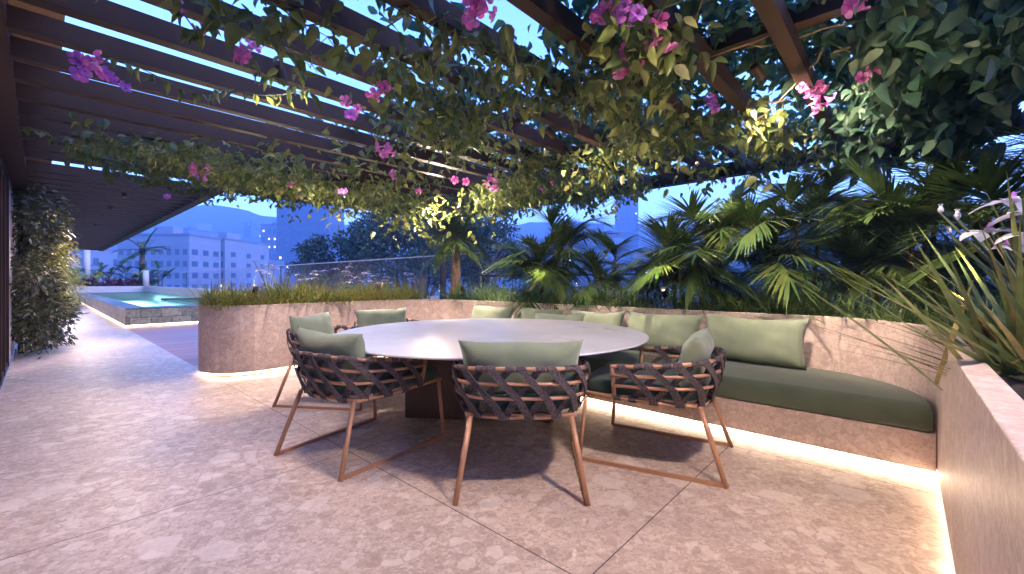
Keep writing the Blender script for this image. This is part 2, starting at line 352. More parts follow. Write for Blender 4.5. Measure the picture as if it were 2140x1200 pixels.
def arc(c, r, a0, a1, n=14): return [(c[0] + r * math.cos(R(a0 + (a1 - a0) * i / n)), c[1] + r * math.sin(R(a0 + (a1 - a0) * i / n))) for i in range(n + 1)]
VW = -.142
path = [(-.29, VW)] + [(x, VW) for x in (1, 2, 3)] + arc((3.5, VW + .86), .86, -90, 0) + [(4.38, 2), (4.40, 3.5)] + arc((3.56, 5.03), .85, 0, 90) \
     + [(2.6, 5.86), (1.75, 5.83)] + arc((1.82, 6.35), .52, 262, 92, 22)[1:] + [(2.4, 6.87), (5.3, 6.87)]
def offset(p, d):
    out = []
    for i in range(len(p)):
        a = Vector(p[max(i - 1, 0)]); b_ = Vector(p[min(i + 1, len(p) - 1)]); t = (b_ - a).normalized()
        out.append((p[i][0] + t.y * d, p[i][1] - t.x * d))
    return out
def ribbon(p0, p1, z0, z1):
    n = len(p0); m = MB()
    V = [(x, y, z) for (x, y) in p0 for z in (z0, z1)] + [(x, y, z) for (x, y) in p1 for z in (z0, z1)]; o = 2 * n
    F = []
    for i in range(n - 1):
        a, c = 2 * i, 2 * i + 2
        F += [(a, c, c + 1, a + 1), (o + a, o + a + 1, o + c + 1, o + c), (a + 1, c + 1, o + c + 1, o + a + 1), (a, o + a, o + c, c)]
    F += [(0, 1, o + 1, o), (2 * n - 2, o + 2 * n - 2, o + 2 * n - 1, 2 * n - 1)]
    return m.add(V, F)
planter = empty('planter', (0, 0, 0), 0, 'long curved stone planter wall wrapping the dining corner, lit from below', 'planter')
ribbon(path, offset(path, .075), .05, .86).build('wall', M['wall'], planter, bevel=.004)
ribbon(offset(path, .06), offset(path, .20), -.01, .046).build('plinth', M['bronze'], planter)
ribbon(offset(path, .035), offset(path, .056), .022, .044).build('light_strip', M['led'], planter)
outer = [(0, 0), (5.5, 6.8), (5.5, -1.5), (-.29, -1.5)]
sp = [p for p in offset(path, .07)] + outer[1:]
tag(MB().prism(sp, .05, .80).build('soil', M['soil']), kind='structure')

# bench
bench = empty('built_in_bench', (0, 0, 0), 0, 'built-in stone bench base along the curved planter wall', 'bench')
backcurve = [p for p in path if p[0] > 3.45 and p[1] < 4.75]
FU = 3.47
fr_ = [(FU, VW + .005)] + [(x - .004, y + .003) for (x, y) in backcurve] + [(4.39, 4.7), (4.1, 4.95), (3.75, 4.95), (FU, 4.7)]
MB().prism([(x, y) for x, y in fr_], .05, .27).build('base', M['wall'], bench, bevel=.003)
MB().box((FU + .07, VW + .02, -.01), (4.3, 4.6, .047)).build('plinth', M['bronze'], bench)
MB().box((FU + .02, VW + .02, .022), (FU + .055, 4.6, .044)).build('light_strip', M['led'], bench)

def solid_cushion(name, outline, z0, z1, r, m, parent=None, dome=.01):
    "a padded slab with rolled edges"
    c = Vector((sum(p[0] for p in outline) / len(outline), sum(p[1] for p in outline) / len(outline)))
    n = len(outline); rings = []
    def off(d):
        out = []
        for i in range(n):
            a = Vector(outline[i - 1]); b_ = Vector(outline[i]); e = Vector(outline[(i + 1) % n])
            t1 = (b_ - a).normalized(); t2 = (e - b_).normalized(); nn = Vector((-(t1.y + t2.y), t1.x + t2.x))
            nn = nn.normalized() if nn.length > 1e-6 else Vector((0, 0)); k = max(.5, nn.dot(Vector((-t1.y, t1.x))))
            out.append(b_ + nn * d / k)
        return out
    prof = [(r, z0)] + [(r - r * math.sin(R(a)), z0 + r * .6 - r * .6 * math.cos(R(a))) for a in (30, 60, 90)] + [(r - r * math.cos(R(a)), z1 - r + r * math.sin(R(a))) for a in (0, 22, 45, 67, 90)]
    V = []
    for d, z in prof: V += [(p.x, p.y, z) for p in off(d)]
    F = [(i * n + k, i * n + (k + 1) % n, (i + 1) * n + (k + 1) % n, (i + 1) * n + k) for i in range(len(prof) - 1) for k in range(n)]
    F += [tuple(range(n))[::-1], tuple((len(prof) - 1) * n + k for k in range(n))]
    return MB().add(V, F).build(name, m, parent, smooth=True)
co_ = [(FU - .02, VW + .02)] + [(x - .012, y + .008) for (x, y) in backcurve[2:]] + [(4.38, 4.68), (4.1, 4.9), (3.75, 4.9), (FU - .02, 4.68)]
# round-ended outline, orientation counter-clockwise, densified
def dens(o, d=.12):
    out = []
    for i in range(len(o)):
        a = Vector(o[i]); b_ = Vector(o[(i + 1) % len(o)]); k = max(1, int((b_ - a).length / d))
        out += [tuple(a + (b_ - a) * j / k) for j in range(k)]
    return out
cu = solid_cushion('bench_cushion', dens(co_), .272, .437, .045, M['cushion'])
tag(cu, 'long dark green seat cushion on the built-in stone bench', 'cushion')

# ---------------------------------------------------------------- pillows
def pillow_mesh(w, h, t, seed, pinch=.10):
    rg = random.Random(seed); n, m_ = 22, 16; V = []; F = []
    ph = [rg.uniform(0, 6) for _ in range(6)]
    for side in (1, -1):
        for j in range(m_ + 1):
            for i in range(n + 1):
                x = -1 + 2 * i / n; y = -1 + 2 * j / m_
                px = x * (1 - pinch * (1 - y * y) * .8); py = y * (1 - pinch * 1.3 * (1 - x * x))
                th = ((1 - x ** 4) * (1 - y ** 4)) ** .62
                wr = 1 + .05 * math.sin(5 * x + 3 * y + ph[0]) * (1 - abs(x) * .3) + .06 * math.sin(9 * y - 6 * x + ph[1]) * abs(x) + .05 * math.sin(13 * x + ph[2]) * abs(y)
                V.append((px * w / 2, side * th * wr * t / 2, py * h / 2 + .006 * math.sin(4 * x + ph[3])))
    k = (n + 1) * (m_ + 1)
    for s in (0, 1):
        for j in range(m_):
            for i in range(n):
                a = s * k + j * (n + 1) + i; q = (a, a + 1, a + n + 2, a + n + 1)
                F.append(q if s else q[::-1])
    me = bpy.data.meshes.new('pillow'); me.from_pydata(V, [], F); bm = bmesh.new(); bm.from_mesh(me); bmesh.ops.remove_doubles(bm, verts=bm.verts, dist=.0008); bm.to_mesh(me); bm.free()
    return me
def pillow(loc, rz, tilt, w, h, t, seed, label, group, roll=0):
    o = link(pillow_mesh(w, h, t, seed), 'pillow', M['pillow'], smooth=True)
    o.matrix_world = Matrix.Translation(loc) @ Matrix.Rotation(rz, 4, 'Z') @ Matrix.Rotation(tilt, 4, 'X') @ Matrix.Rotation(roll, 4, 'Y')
    tag(o, label, 'pillow', group)
    return o
# rz turns the pillow so its width runs along y; tilt leans it back to the wall
BP = [(.98, 4.18, .82, .43, 'large sage pillow at the right end of the bench, striped by palm leaf shadow', 0),
      (1.80, 4.19, .80, .42, 'sage pillow on the bench, second from the right end, behind the table edge', 0),
      (2.60, 4.23, .74, .40, 'sage pillow on the bench between the propped pillow and the second from right', 0),
      (2.98, 4.05, .74, .36, 'smaller sage pillow propped in front of the others, middle of the bench', .03),
      (3.42, 4.25, .74, .40, 'sage pillow mostly hidden behind the propped middle pillow', 0),
      (4.25, 4.22, .80, .40, 'sage pillow at the far left end of the bench', 0)]
for i, (y, x, w_, h_, lab, rl) in enumerate(BP):
    pillow((x - .01, y, .437 + h_ * .47), R(90 + random.uniform(-3, 3)), R(16), w_, h_, .20, 20 + i, lab, 'pillows along the bench', rl)

# ---------------------------------------------------------------- table
TC = (2.642, 2.654); TH = .715
t = empty('dining_table', (TC[0], TC[1], 0), 0, 'large oval white marble dining table on a bronze pedestal', 'table')
MB().lathe([(.9, TH - .05), (1.22, TH - .028), (1.295, TH - .018), (1.31, TH - .010), (1.308, TH - .003), (1.30, TH)], n=96).build('tabletop', M['marble'], t, smooth=False, bevel=0)
def slab(m, a, b_, th, z0, z1):
    a = Vector(a); b_ = Vector(b_); d = (b_ - a).normalized(); n = Vector((-d.y, d.x)) * th / 2
    return m.prism([a + n, a - n, b_ - n, b_ + n], z0, z1)
slab(MB(), (2.12 - TC[0], 3.12 - TC[1]), (2.86 - TC[0], 2.14 - TC[1]), .24, .02, TH - .052).build('pedestal', M['pedestal'], t, bevel=.012)
slab(MB(), (2.62 - TC[0], 2.70 - TC[1]), (3.20 - TC[0], 3.1 - TC[1]), .24, .021, TH - .053).build('pedestal', M['pedestal'], t, bevel=.012)
for q in ((2.80, 2.16), (2.2, 3.1), (3.1, 3.05)):
    MB().box((q[0] - TC[0] - .03, q[1] - TC[1] - .03, 0), (q[0] - TC[0] + .03, q[1] - TC[1] + .03, .022)).build('foot', M['bronze'], t)

# ---------------------------------------------------------------- chairs
def u_curve(n=28, w=.40, yf=.20, yb=-.38):
    "plan of a rail from the left front post round the back to the right front post; power curve"
    out = []
    for i in range(n + 1):
        t_ = -1 + 2 * i / n
        a = R(90) * t_ * 1.0
        x = w * math.copysign(abs(math.sin(a)) ** .62, a) if t_ else 0
        y = yf + (yb - yf) * abs(math.cos(a)) ** .62
        out.append((x, y))
    # resample evenly
    L = [0]
    for i in range(n): L.append(L[-1] + math.dist(out[i], out[i + 1]))
    res = []
    for k in range(n + 1):
        s = L[-1] * k / n; i = max(j for j in range(n + 1) if L[j] <= s + 1e-9); i = min(i, n - 1); q = (s - L[i]) / max(1e-9, L[i + 1] - L[i])
        res.append((out[i][0] * (1 - q) + out[i + 1][0] * q, out[i][1] * (1 - q) + out[i + 1][1] * q))
    return res
RAILS = [(.69, .63, .41, -.385), (.61, .575, .408, -.38), (.53, .51, .395, -.365), (.415, .43, .36, -.32)]   # z back, z front, half width, back y
def rail_pt(k, s, off=0):
    "point on rail level k (float) at 0<=s<=1 along the U"
    k0 = min(int(k), 2); q = k - k0
    zb, zf, w_, yb = [RAILS[k0][i] * (1 - q) + RAILS[k0 + 1][i] * q for i in range(4)]
    cs = rail_cache(round(w_, 3), round(yb, 3)); n = len(cs) - 1; f_ = s * n; i = min(int(f_), n - 1); q = f_ - i
    x = cs[i][0] * (1 - q) + cs[i + 1][0] * q; y = cs[i][1] * (1 - q) + cs[i + 1][1] * q
    tx, ty = cs[i + 1][0] - cs[i][0], cs[i + 1][1] - cs[i][1]; l = math.hypot(tx, ty)
    back = max(0, min(1, (.20 - y) / (.20 - yb)))
    z = zf + (zb - zf) * back ** 1.3
    return Vector((x + ty / l * off, y - tx / l * off, z))
_rc = {}
def rail_cache(w_, yb):
    if (w_, yb) not in _rc: _rc[(w_, yb)] = u_curve(28, w_, .20, yb)
    return _rc[(w_, yb)]
def make_chair():
    r = empty('dining_chair')
    for k in range(4):
        MB().tube([rail_pt(k, i / 40) for i in range(41)], .0105 if k else .0125, 8).build('rail', M['frame'], r, smooth=True)
    for s in (0, 1):
        MB().tube([rail_pt(0, s) + Vector((0, 0, .008)), rail_pt(3, s)], .014, 8).build('arm_post', M['frame'], r, smooth=True)
    # seat frame
    MB().tube([(-.36, .20, .43), (-.365, .40, .435), (.365, .40, .435), (.36, .20, .43), (.30, -.26, .415), (-.30, -.26, .415)], .012, 8, True).build('seat_frame', M['frame'], r, smooth=True)
    for s in (-1, 1):
        MB().tube([(s * .355, .385, .43), (s * .375, .42, .012)], .013, 8).build('leg', M['frame'], r, smooth=True)
        MB().tube([(s * .275, -.285, .415), (s * .34, -.425, .0)], [.016, .0145], 8).build('leg', M['frame'], r, smooth=True)
        m = MB(); a = Vector((s * .375, .42, .012)); b_ = Vector((s * .338, -.415, .012)); n = Vector((.009, 0, 0))
        m.add([a - n - Vector((0, 0, .011)), a + n - Vector((0, 0, .011)), b_ + n - Vector((0, 0, .011)), b_ - n - Vector((0, 0, .011)), a - n + Vector((0, 0, .011)), a + n + Vector((0, 0, .011)), b_ + n + Vector((0, 0, .011)), b_ - n + Vector((0, 0, .011))],
              [(3, 2, 1, 0), (4, 5, 6, 7), (0, 1, 5, 4), (1, 2, 6, 5), (2, 3, 7, 6), (3, 0, 4, 7)])
        m.build('runner', M['frame'], r)
    st = MB(); nst = 10; sh = .125; wd = .0145
    for d, off in ((1, .0155), (-1, -.0155)):
        for i in range(nst):
            s0 = .02 + (i + .15) * .93 / nst
            cs = []; K = 12
            ds = d * sh * (1 if i % 2 == 0 or d > 0 else .9)
            for j in range(K + 1):
                k = -.12 + 3.24 * j / K; kk = max(0, min(3, k))
                s = s0 + (ds * kk / 3 if d > 0 else ds * kk / 3 + .06)
                bow = off * (1 if 0 < k < 3 else .6)
                cs.append((kk, s, bow, k - kk))
            V = []
            for (kk, s, bow, ex) in cs:
                for e in (-1, 1):
                    for lay in (0, 1):
                        p = rail_pt(kk, max(0.0, min(1, s + e * wd)), bow + (.0035 if lay else -.0035)); p.z -= ex * .1
                        V.append(p)
            F = []
            for j in range(K):
                a = 4 * j; c = a + 4
                F += [(a + 1, a + 3, c + 3, c + 1), (a, c, c + 2, a + 2), (a, a + 1, c + 1, c), (a + 2, c + 2, c + 3, a + 3)]
            F += [(0, 2, 3, 1), (4 * K, 4 * K + 1, 4 * K + 3, 4 * K + 2)]
            st.add(V, F)
            # the turn of the strap over the top and bottom rail
            for k in (0, 3):
                s = s0 + (ds * k / 3 if d > 0 else ds * k / 3 + .06); s = max(wd, min(1 - wd, s))
                V = []; n_ = 8
                for e in (-1, 1):
                    c = rail_pt(k, s + e * wd); o_ = rail_pt(k, s + e * wd, 1) - c; o_.z = 0
                    V += [c + o_ * .018 * math.cos(2 * math.pi * q / n_) + Vector((0, 0, .018 * math.sin(2 * math.pi * q / n_))) for q in range(n_)]
                st.add(V, [(q, (q + 1) % n_, n_ + (q + 1) % n_, n_ + q) for q in range(n_)])
    st.build('woven_straps', M['strap'], r)
    ol = [(-.34, -.08), (-.29, -.24), (-.17, -.31), (.17, -.31), (.29, -.24), (.34, -.08), (.355, .30), (.34, .40), (.28, .425), (-.28, .425), (-.34, .40), (-.355, .30)]
    solid_cushion('seat_cushion', dens(ol, .08), .438, .53, .035, M['seat'], r)
    return r
def copy_tree(o, parent=None):
    c = o.copy(); COL.objects.link(c)
    if parent: c.parent = parent
    for ch in o.children: copy_tree(ch, c)
    return c
CH = [((1.975, 1.735), (.74, .67), 'woven strap chair with its back to the viewer, front centre of the table', 'sage pillow in the chair at the front centre of the table'),
      ((1.52, 2.80), (.985, .17), 'woven strap chair at front left of the table, turned with its back to the left', 'sage pillow in the chair at front left of the table'),
      ((2.80, 1.22), (-.228, .974), 'woven strap chair right of the table, seen from its side by the bench', 'sage pillow seen edge-on in the chair right of the table'),
      ((1.96, 4.12), (.60, -.80), 'woven strap chair behind the front left chair, half hidden by it', 'sage pillow in the half hidden chair behind the front left one'),
      ((2.72, 4.30), (.0, -1), 'woven strap chair at the far side of the table, next to the planter wall', 'sage pillow in the farthest chair by the planter wall')]
proto = make_chair()
for i, (c, h, lab, pl) in enumerate(CH):
    o = proto if i == 0 else copy_tree(proto)
    rz = math.atan2(h[1], h[0]) - R(90)
    o.location = (c[0], c[1], 0); o.rotation_euler = (0, 0, rz)
    tag(o, lab, 'chair', 'dining chairs around the oval table')
    lp = Matrix.Rotation(rz, 3, 'Z') @ Vector((0, -.235, .668))
    pillow((c[0] + lp.x, c[1] + lp.y, lp.z), rz, R(14), .69, .34, .16, 40 + i, pl, 'pillows in the dining chairs')

# ---------------------------------------------------------------- house side
ho = empty('house', (0, 0, 0), 0, 'house wall with bronze framed glass doors at the left edge', 'house')
MB().box((-.9, -3, 0), (-.55, 9.25, 2.9)).build('wall', M['pale'], ho)
MB().box((-.55, 9.25, 0), (-.30, 37, 2.9)).build('wall', M['pale'], ho)
MB().box((-.34, -3, .06), (-.33, 9.0, 2.40)).build('door_glass', M['glass'], ho)
fm = MB()
for y in (1.2, 4.2, 7.35, 8.05, 8.95): fm.box((-.36, y, .0), (-.292, y + .07, 2.45))
fm.box((-.36, -3, 0.001), (-.300, 9.0, .055)); fm.box((-.36, -3, 2.42), (-.295, 9.0, 2.55))
fm.build('door_frame', M['bronze'], ho)
MB().box((-.9, -3, 2.78), (.10, 37, 3.5)).build('parapet', M['render_wall'], ho)

# ---------------------------------------------------------------- pergola
pg = empty('pergola', (0, 0, 0), 0, 'bronze pergola of parallel slats over the terrace and walkway', 'pergola')
ZB, ZT = 2.55, 2.67
for k in range(-7, 61):
    y = .03 + .45 * k
    if 7.5 < y < 7.9: continue
    x1 = 6.12 if y < 7.7 else 1.80
    MB().box((-.126, y, ZB), (x1, y + .085, ZT)).build('beam', M['bronze'], pg)
MB().box((-.290, -3.2, ZB - .003), (-.128, 27.5, 2.78)).build('edge_beam', M['bronze'], pg)
MB().box((6.122, -3.2, ZB - .003), (6.26, 7.85, 2.72)).build('edge_beam', M['bronze'], pg)
MB().box((1.802, 7.72, ZB - .003), (6.12, 7.85, 2.72)).build('edge_beam', M['bronze'], pg)
MB().box((1.802, 7.852, ZB - .003), (1.94, 27.5, 2.72)).build('edge_beam', M['bronze'], pg)
MB().box((3.0, -3.2, 2.672), (3.10, 7.71, 2.78)).build('cross_beam', M['bronze'], pg)
for (x, y) in ((6.19, 7.78), (6.19, -1.0)):
    MB().box((x - .05, y - .05, -.3), (x + .05, y + .05, ZB - .005)).build('post', M['bronze'], pg)
pil = empty('pillar', (1.93, 37.3, .8), 0, 'pale round pillar rising from the plants at the far pool end', 'pillar')
MB().tube([(0, 0, 0), (0, 0, 2.4)], .14, 16).build('shaft', M['pale'], pil, smooth=True); MB().box((-.2, -.2, 2.402), (.2, .2, 2.5)).build('cap', M['pale'], pil)
MB().box((-.25, 10.4, 0), (-.19, 10.46, ZB - .005)).build('post', M['bronze'], pg)

# ---------------------------------------------------------------- railings
r1 = empty('glass_railing', (0, 0, 0), 0, 'tall glass balustrade behind the pool and the left planter arm', 'railing')
MB().box((5.46, 5.75, .80), (5.475, 31, 1.66)).build('glass_panel', M['glass'], r1)
MB().box((5.452, 5.75, 1.661), (5.482, 31, 1.685)).build('top_rail', noisy('pale rail', (.35, .33, .38), .4, .3), r1)
for y in np.arange(8.5, 31, 7.0): MB().box((5.44, y, .5), (5.455, y + .02, 1.66)).build('clip_post', M['bronze'], r1)
r2 = empty('garden_railing', (0, 0, 0), 0, 'dark thin handrail behind the palms', 'railing')
MB().box((5.45, -1.5, 1.235), (5.48, 5.7, 1.258)).build('top_rail', M['bronze'], r2)
MB().box((5.46, -1.5, .3), (5.468, 5.7, 1.234)).build('glass_panel', M['glass'], r2)
for y in np.arange(-1.4, 5.7, 1.18): MB().box((5.45, y, .3), (5.458, y + .022, 1.234)).build('post', M['bronze'], r2)

# ---------------------------------------------------------------- pool
po = empty('swimming_pool', (0, 0, 0), 0, 'raised swimming pool clad in green stone, glowing turquoise', 'pool')
X0, X1, Y0, Y1, ZP = 1.41, 4.5, 14.26, 36.4, .474
MB().box((X0, Y0, .05), (X1, Y0 + .25, ZP - .03)).build('pool_wall', M['pool'], po)
MB().box((X0, Y0 + .251, .05), (X0 + .25, Y1, ZP - .03)).build('pool_wall', M['pool'], po)
MB().box((X0 - .006, Y0 - .006, ZP - .029), (X1, Y0 + .85, ZP)).build('coping', M['coping'], po)
MB().box((X0 - .006, Y0 + .852, ZP - .029), (X0 + .42, Y1, ZP)).build('coping', M['coping'], po)
MB().box((2.95, 20.0, .1), (X1, 20.14, ZP + .05)).build('spa_wall', M['coping'], po)
MB().box((2.95, Y0 + .86, .1), (3.05, 19.99, ZP - .008)).build('spa_wall', M['coping'], po)
MB().box((X0 + .3, Y0 + .3, -.25), (X1, Y1, -.2)).build('basin', M['basin'], po)
MB().box((X1, Y0, .0), (X1 + .2, Y1 + .2, .84)).build('side_wall', M['pale'], po)
MB().box((X0 - 2, Y1 + .001, .0), (X1 - .001, Y1 + .2, .84)).build('end_wall', M['pale'], po)
MB().add([(X0 + .42, Y0 + .85, ZP - .014), (X1, Y0 + .85, ZP - .014), (X1, Y1, ZP - .014), (X0 + .42, Y1, ZP - .014)], [(0, 1, 2, 3)]).build('water', M['water'], po)
MB().box((X0 + .035, Y0 + .035, .02), (X1, Y0 + .05, .045)).build('light_strip', M['led'], po)
MB().box((X0 + .035, Y0 + .051, .02), (X0 + .05, Y1, .045)).build('light_strip', M['led'], po)
MB().box((X0 + .06, Y0 + .06, -.01), (X1, Y1, .04)).build('plinth', M['bronze'], po)
MB().tube([(X1 + .1, Y1 + .05, .84), (X1 + .1, Y1 + .05, 1.85)], .16, 16).build('end_post', M['pale'], po, smooth=True)

# ---------------------------------------------------------------- lamps
def spot(loc, tgt, e, size, blend=.6, rad=.03, col=WARM, name='spotlight'):
    l = bpy.data.lights.new(name + '_light', 'SPOT'); l.energy = e; l.spot_size = R(size); l.spot_blend = blend; l.shadow_soft_size = rad; l.color = col
    o = bpy.data.objects.new(name + '_light', l); COL.objects.link(o); o.location = loc
    o.rotation_euler = (Vector(tgt) - Vector(loc)).to_track_quat('-Z', 'Y').to_euler(); return o
LAMPS = []
def fixture(loc, tgt, e, size, label, group, up=False, **k):
    LAMPS.append(tuple(loc))
    loc = Vector(loc); d = (Vector(tgt) - loc).normalized()
    r = empty('spotlight', loc, 0, label, 'lamp', group)
    a = d.orthogonal().normalized(); b_ = d.cross(a); n = 16; prof = [(.0, -.10), (.026, -.10), (.030, -.09), (.030, .012), (.026, .012), (.026, -.03)]
    V = [d * h + (a * math.cos(6.28319 * i / n) + b_ * math.sin(6.28319 * i / n)) * q for q, h in prof for i in range(n)]
    MB().add(V, [(j * n + i, j * n + (i + 1) % n, (j + 1) * n + (i + 1) % n, (j + 1) * n + i) for j in range(5) for i in range(n)]).build('housing', M['bronze'], r)
    MB().tube([-d * .03, -d * .028], .0255, 14).build('lens', M['lamp'], r)
    MB().tube([-d * .08, (-d * .08) + Vector((0, 0, .10 if not up else -.10))], .007, 8).build('bracket', M['bronze'], r)
    s = spot(loc + d * .03, tgt, e, size, **k); s.name = 'spotlight_lamp'; s.parent = r; s.location = d * .03
    return r
GP = 'small bronze spotlights of the pergola and planter'
W2 = (1, .77, .61); W3 = (1, .80, .46)
fixture((4.0, 5.3, 2.27), (2.75, 1.9, 0), 90, 120, 'small bronze spotlight hanging under the pergola above the far chair', GP, rad=.05, col=W2)
fixture((1.1, 3.1, 2.50), (1.6, 2.9, 0), 20, 150, 'added small bronze fill spotlight under the slats left of the table', GP, rad=.12, col=W2)  # fill lamp added to brighten the dining area and under the table
fixture((1.7, .1, 2.50), (2.1, .9, 0), 34, 150, 'added small bronze fill spotlight under the slats above the near right wall', GP, rad=.12, col=W2)  # added lamp out of view, lifts the chair backs and near floor
fixture((.9, 9.2, 2.50), (.7, 8.4, 0), 14, 150, 'added small bronze fill spotlight under the walkway slats near the glass doors', GP, rad=.1, col=W2)  # added lamp, brightens the walkway floor by the doors
fixture((.85, 10.9, 2.50), (-.1, 10.9, 1.2), 48, 110, 'small bronze spotlight under the slats facing the climbing plants', GP, rad=.06, col=W2)
fixture((.9, 14.5, 2.50), (.7, 14.0, 0), 22, 150, 'added small bronze fill spotlight under the walkway slats beside the pool', GP, rad=.1, col=W2)  # lamp added to light the covered walkway along the pool
fixture((.9, 22.5, 2.50), (.7, 22.0, 0), 60, 150, 'added small bronze fill spotlight under the far end of the walkway slats', GP, rad=.1, col=W2)  # added as well, lights the far stretch of the walkway
fixture((4.52, 5.2, 1.06), (3.6, 4.8, 2.6), 16, 100, 'garden spotlight at the foot of the thick palm trunk', GP, up=True, col=W3)
fixture((4.50, 3.6, 1.06), (3.2, 3.3, 2.5), 22, 100, 'garden spotlight among the lily turf behind the bench middle', GP, up=True, col=W3)
fixture((4.48, 1.9, 1.06), (3.0, 1.7, 2.5), 24, 100, 'garden spotlight among the lily turf behind the right bench pillows', GP, up=True, col=W3)
fixture((3.7, 6.3, 1.06), (3.5, 5.2, 2.6), 17, 110, 'garden spotlight in the strap leaves nearest the thick palm', GP, up=True, col=W3)
fixture((1.9, 6.3, 1.06), (1.9, 5.4, 2.6), 20, 110, 'garden spotlight in the strap leaves at the rounded end of the planter', GP, up=True, col=W3)
fixture((3.25, -.28, .95), (2.7, 1.0, 2.5), 22, 100, 'garden spotlight in the planter by the near right wall', GP, up=True, col=W3)
fixture((2.7, 5.0, 2.40), (2.5, 6.0, .8), 46, 130, 'added small bronze fill spotlight under the pergola facing the left planter arm', GP, rad=.06, col=W2)  # lamp added to brighten the planter arm and its leaves from above
fixture((5.05, 1.75, 2.5), (4.2, .85, .65), 110, 48, 'small bronze spotlight above the bushy palm, turned to the right pillow', GP, rad=.015, col=W2)
fixture((3.2, .7, 2.5), (5.1, .3, 1.5), 66, 95, 'small bronze spotlight under the slats facing the dark corner palms', GP, rad=.05, col=W2)
fixture((3.2, 2.4, 2.5), (5.0, 2.2, 1.5), 52, 90, 'small bronze spotlight under the slats facing the bushy palm', GP, rad=.05, col=W2)
fixture((3.4, 4.2, 2.45), (4.95, 4.6, 1.5), 46, 90, 'small bronze spotlight under the slats facing the slender palm', GP, rad=.05, col=W2)
for (x, y, sy) in ((2.7, 18.2, 5.5), (3.2, 27., 11)):
    l = bpy.data.lights.new('pool_light', 'AREA'); l.energy = 700; l.size = 1.2; l.size_y = sy; l.shape = 'RECTANGLE'; l.color = (.55, .95, 1)
    o = bpy.data.objects.new('pool_light', l); COL.objects.link(o); o.parent = po; o.location = (x, y, .40)

# ---------------------------------------------------------------- vines of the pergola
def pxof(P):
    X = P[..., 0] * RT.x + P[..., 1] * RT.y; D = P[..., 0] * FW.x + P[..., 1] * FW.y
    return 1070 + FPX * X / D, 588 + FPX * (H - P[..., 2]) / D, D

def foliage(name, parts, m, parent):
    "parts: list of (V,Q,T)"
    V = []; Q = []; T = []; o = 0
    for v, q, t_ in parts:
        V.append(v); Q.append(q + o); T.append(t_ + o); o += len(v)
    me = mesh_np(name, np.concatenate(V), [np.concatenate(Q), np.concatenate(T)])
    return link(me, name, m, parent)

def flower_mesh(mb, p, d, s, n=5):
    "trumpet flower: slim tube opening to five rounded petals"
    d = d.normalized(); a = d.orthogonal().normalized(); b_ = d.cross(a); k = 10
    rings = [(0, .06), (.35, .09), (.7, .20), (.86, .30)]
    V = [p + d * (t_ * s) + (a * math.cos(2 * math.pi * i / k) + b_ * math.sin(2 * math.pi * i / k)) * (r * s) for t_, r in rings for i in range(k)]
    mb.add(V, [(j * k + i, j * k + (i + 1) % k, (j + 1) * k + (i + 1) % k, (j + 1) * k + i) for j in range(len(rings) - 1) for i in range(k)])
    c0 = p + d * (.86 * s)
    for i in range(n):
        an = 2 * math.pi * (i + random.uniform(-.1, .1)) / n
        r_ = a * math.cos(an) + b_ * math.sin(an); t_ = a * -math.sin(an) + b_ * math.cos(an)
        q = [c0 + r_ * .26 * s - t_ * .16 * s, c0 + r_ * .26 * s + t_ * .16 * s, c0 + r_ * .5 * s + t_ * .32 * s + d * .06 * s, c0 + r_ * .72 * s + t_ * .2 * s - d * .03 * s,
             c0 + r_ * .76 * s - d * .09 * s, c0 + r_ * .72 * s - t_ * .2 * s - d * .02 * s, c0 + r_ * .5 * s - t_ * .32 * s + d * .07 * s, c0 + r_ * .5 * s + d * .03 * s]
        mb.add(q, [(0, 1, 7), (1, 2, 7), (2, 3, 7), (3, 4, 7), (4, 5, 7), (5, 6, 7), (6, 0, 7)])

def flower_cluster(px, py, z, s, kind, parent, n=5):
    c = at(px, py, z); mb = MB()
    for i in range(n):
        q = c + Vector((random.uniform(-1, 1), random.uniform(-1, 1), random.uniform(-.6, .6))) * s * .85
        d = Vector((random.uniform(-1, 1) - .5, random.uniform(-1, 1) - .5, random.uniform(-.9, .2)))
        flower_mesh(mb, q, d, s * random.uniform(.8, 1.15))
    return mb.build('flower_cluster', M[kind], parent)

def strand_walk(p, d, n, step, sag=.0):
    pts = [Vector(p)]; d = Vector(d)
    for i in range(n):
        d = (d + Vector((random.gauss(0, .25), random.gauss(0, .25), random.gauss(0, .15) - sag))).normalized(); pts.append(pts[-1] + d * step)
    return pts

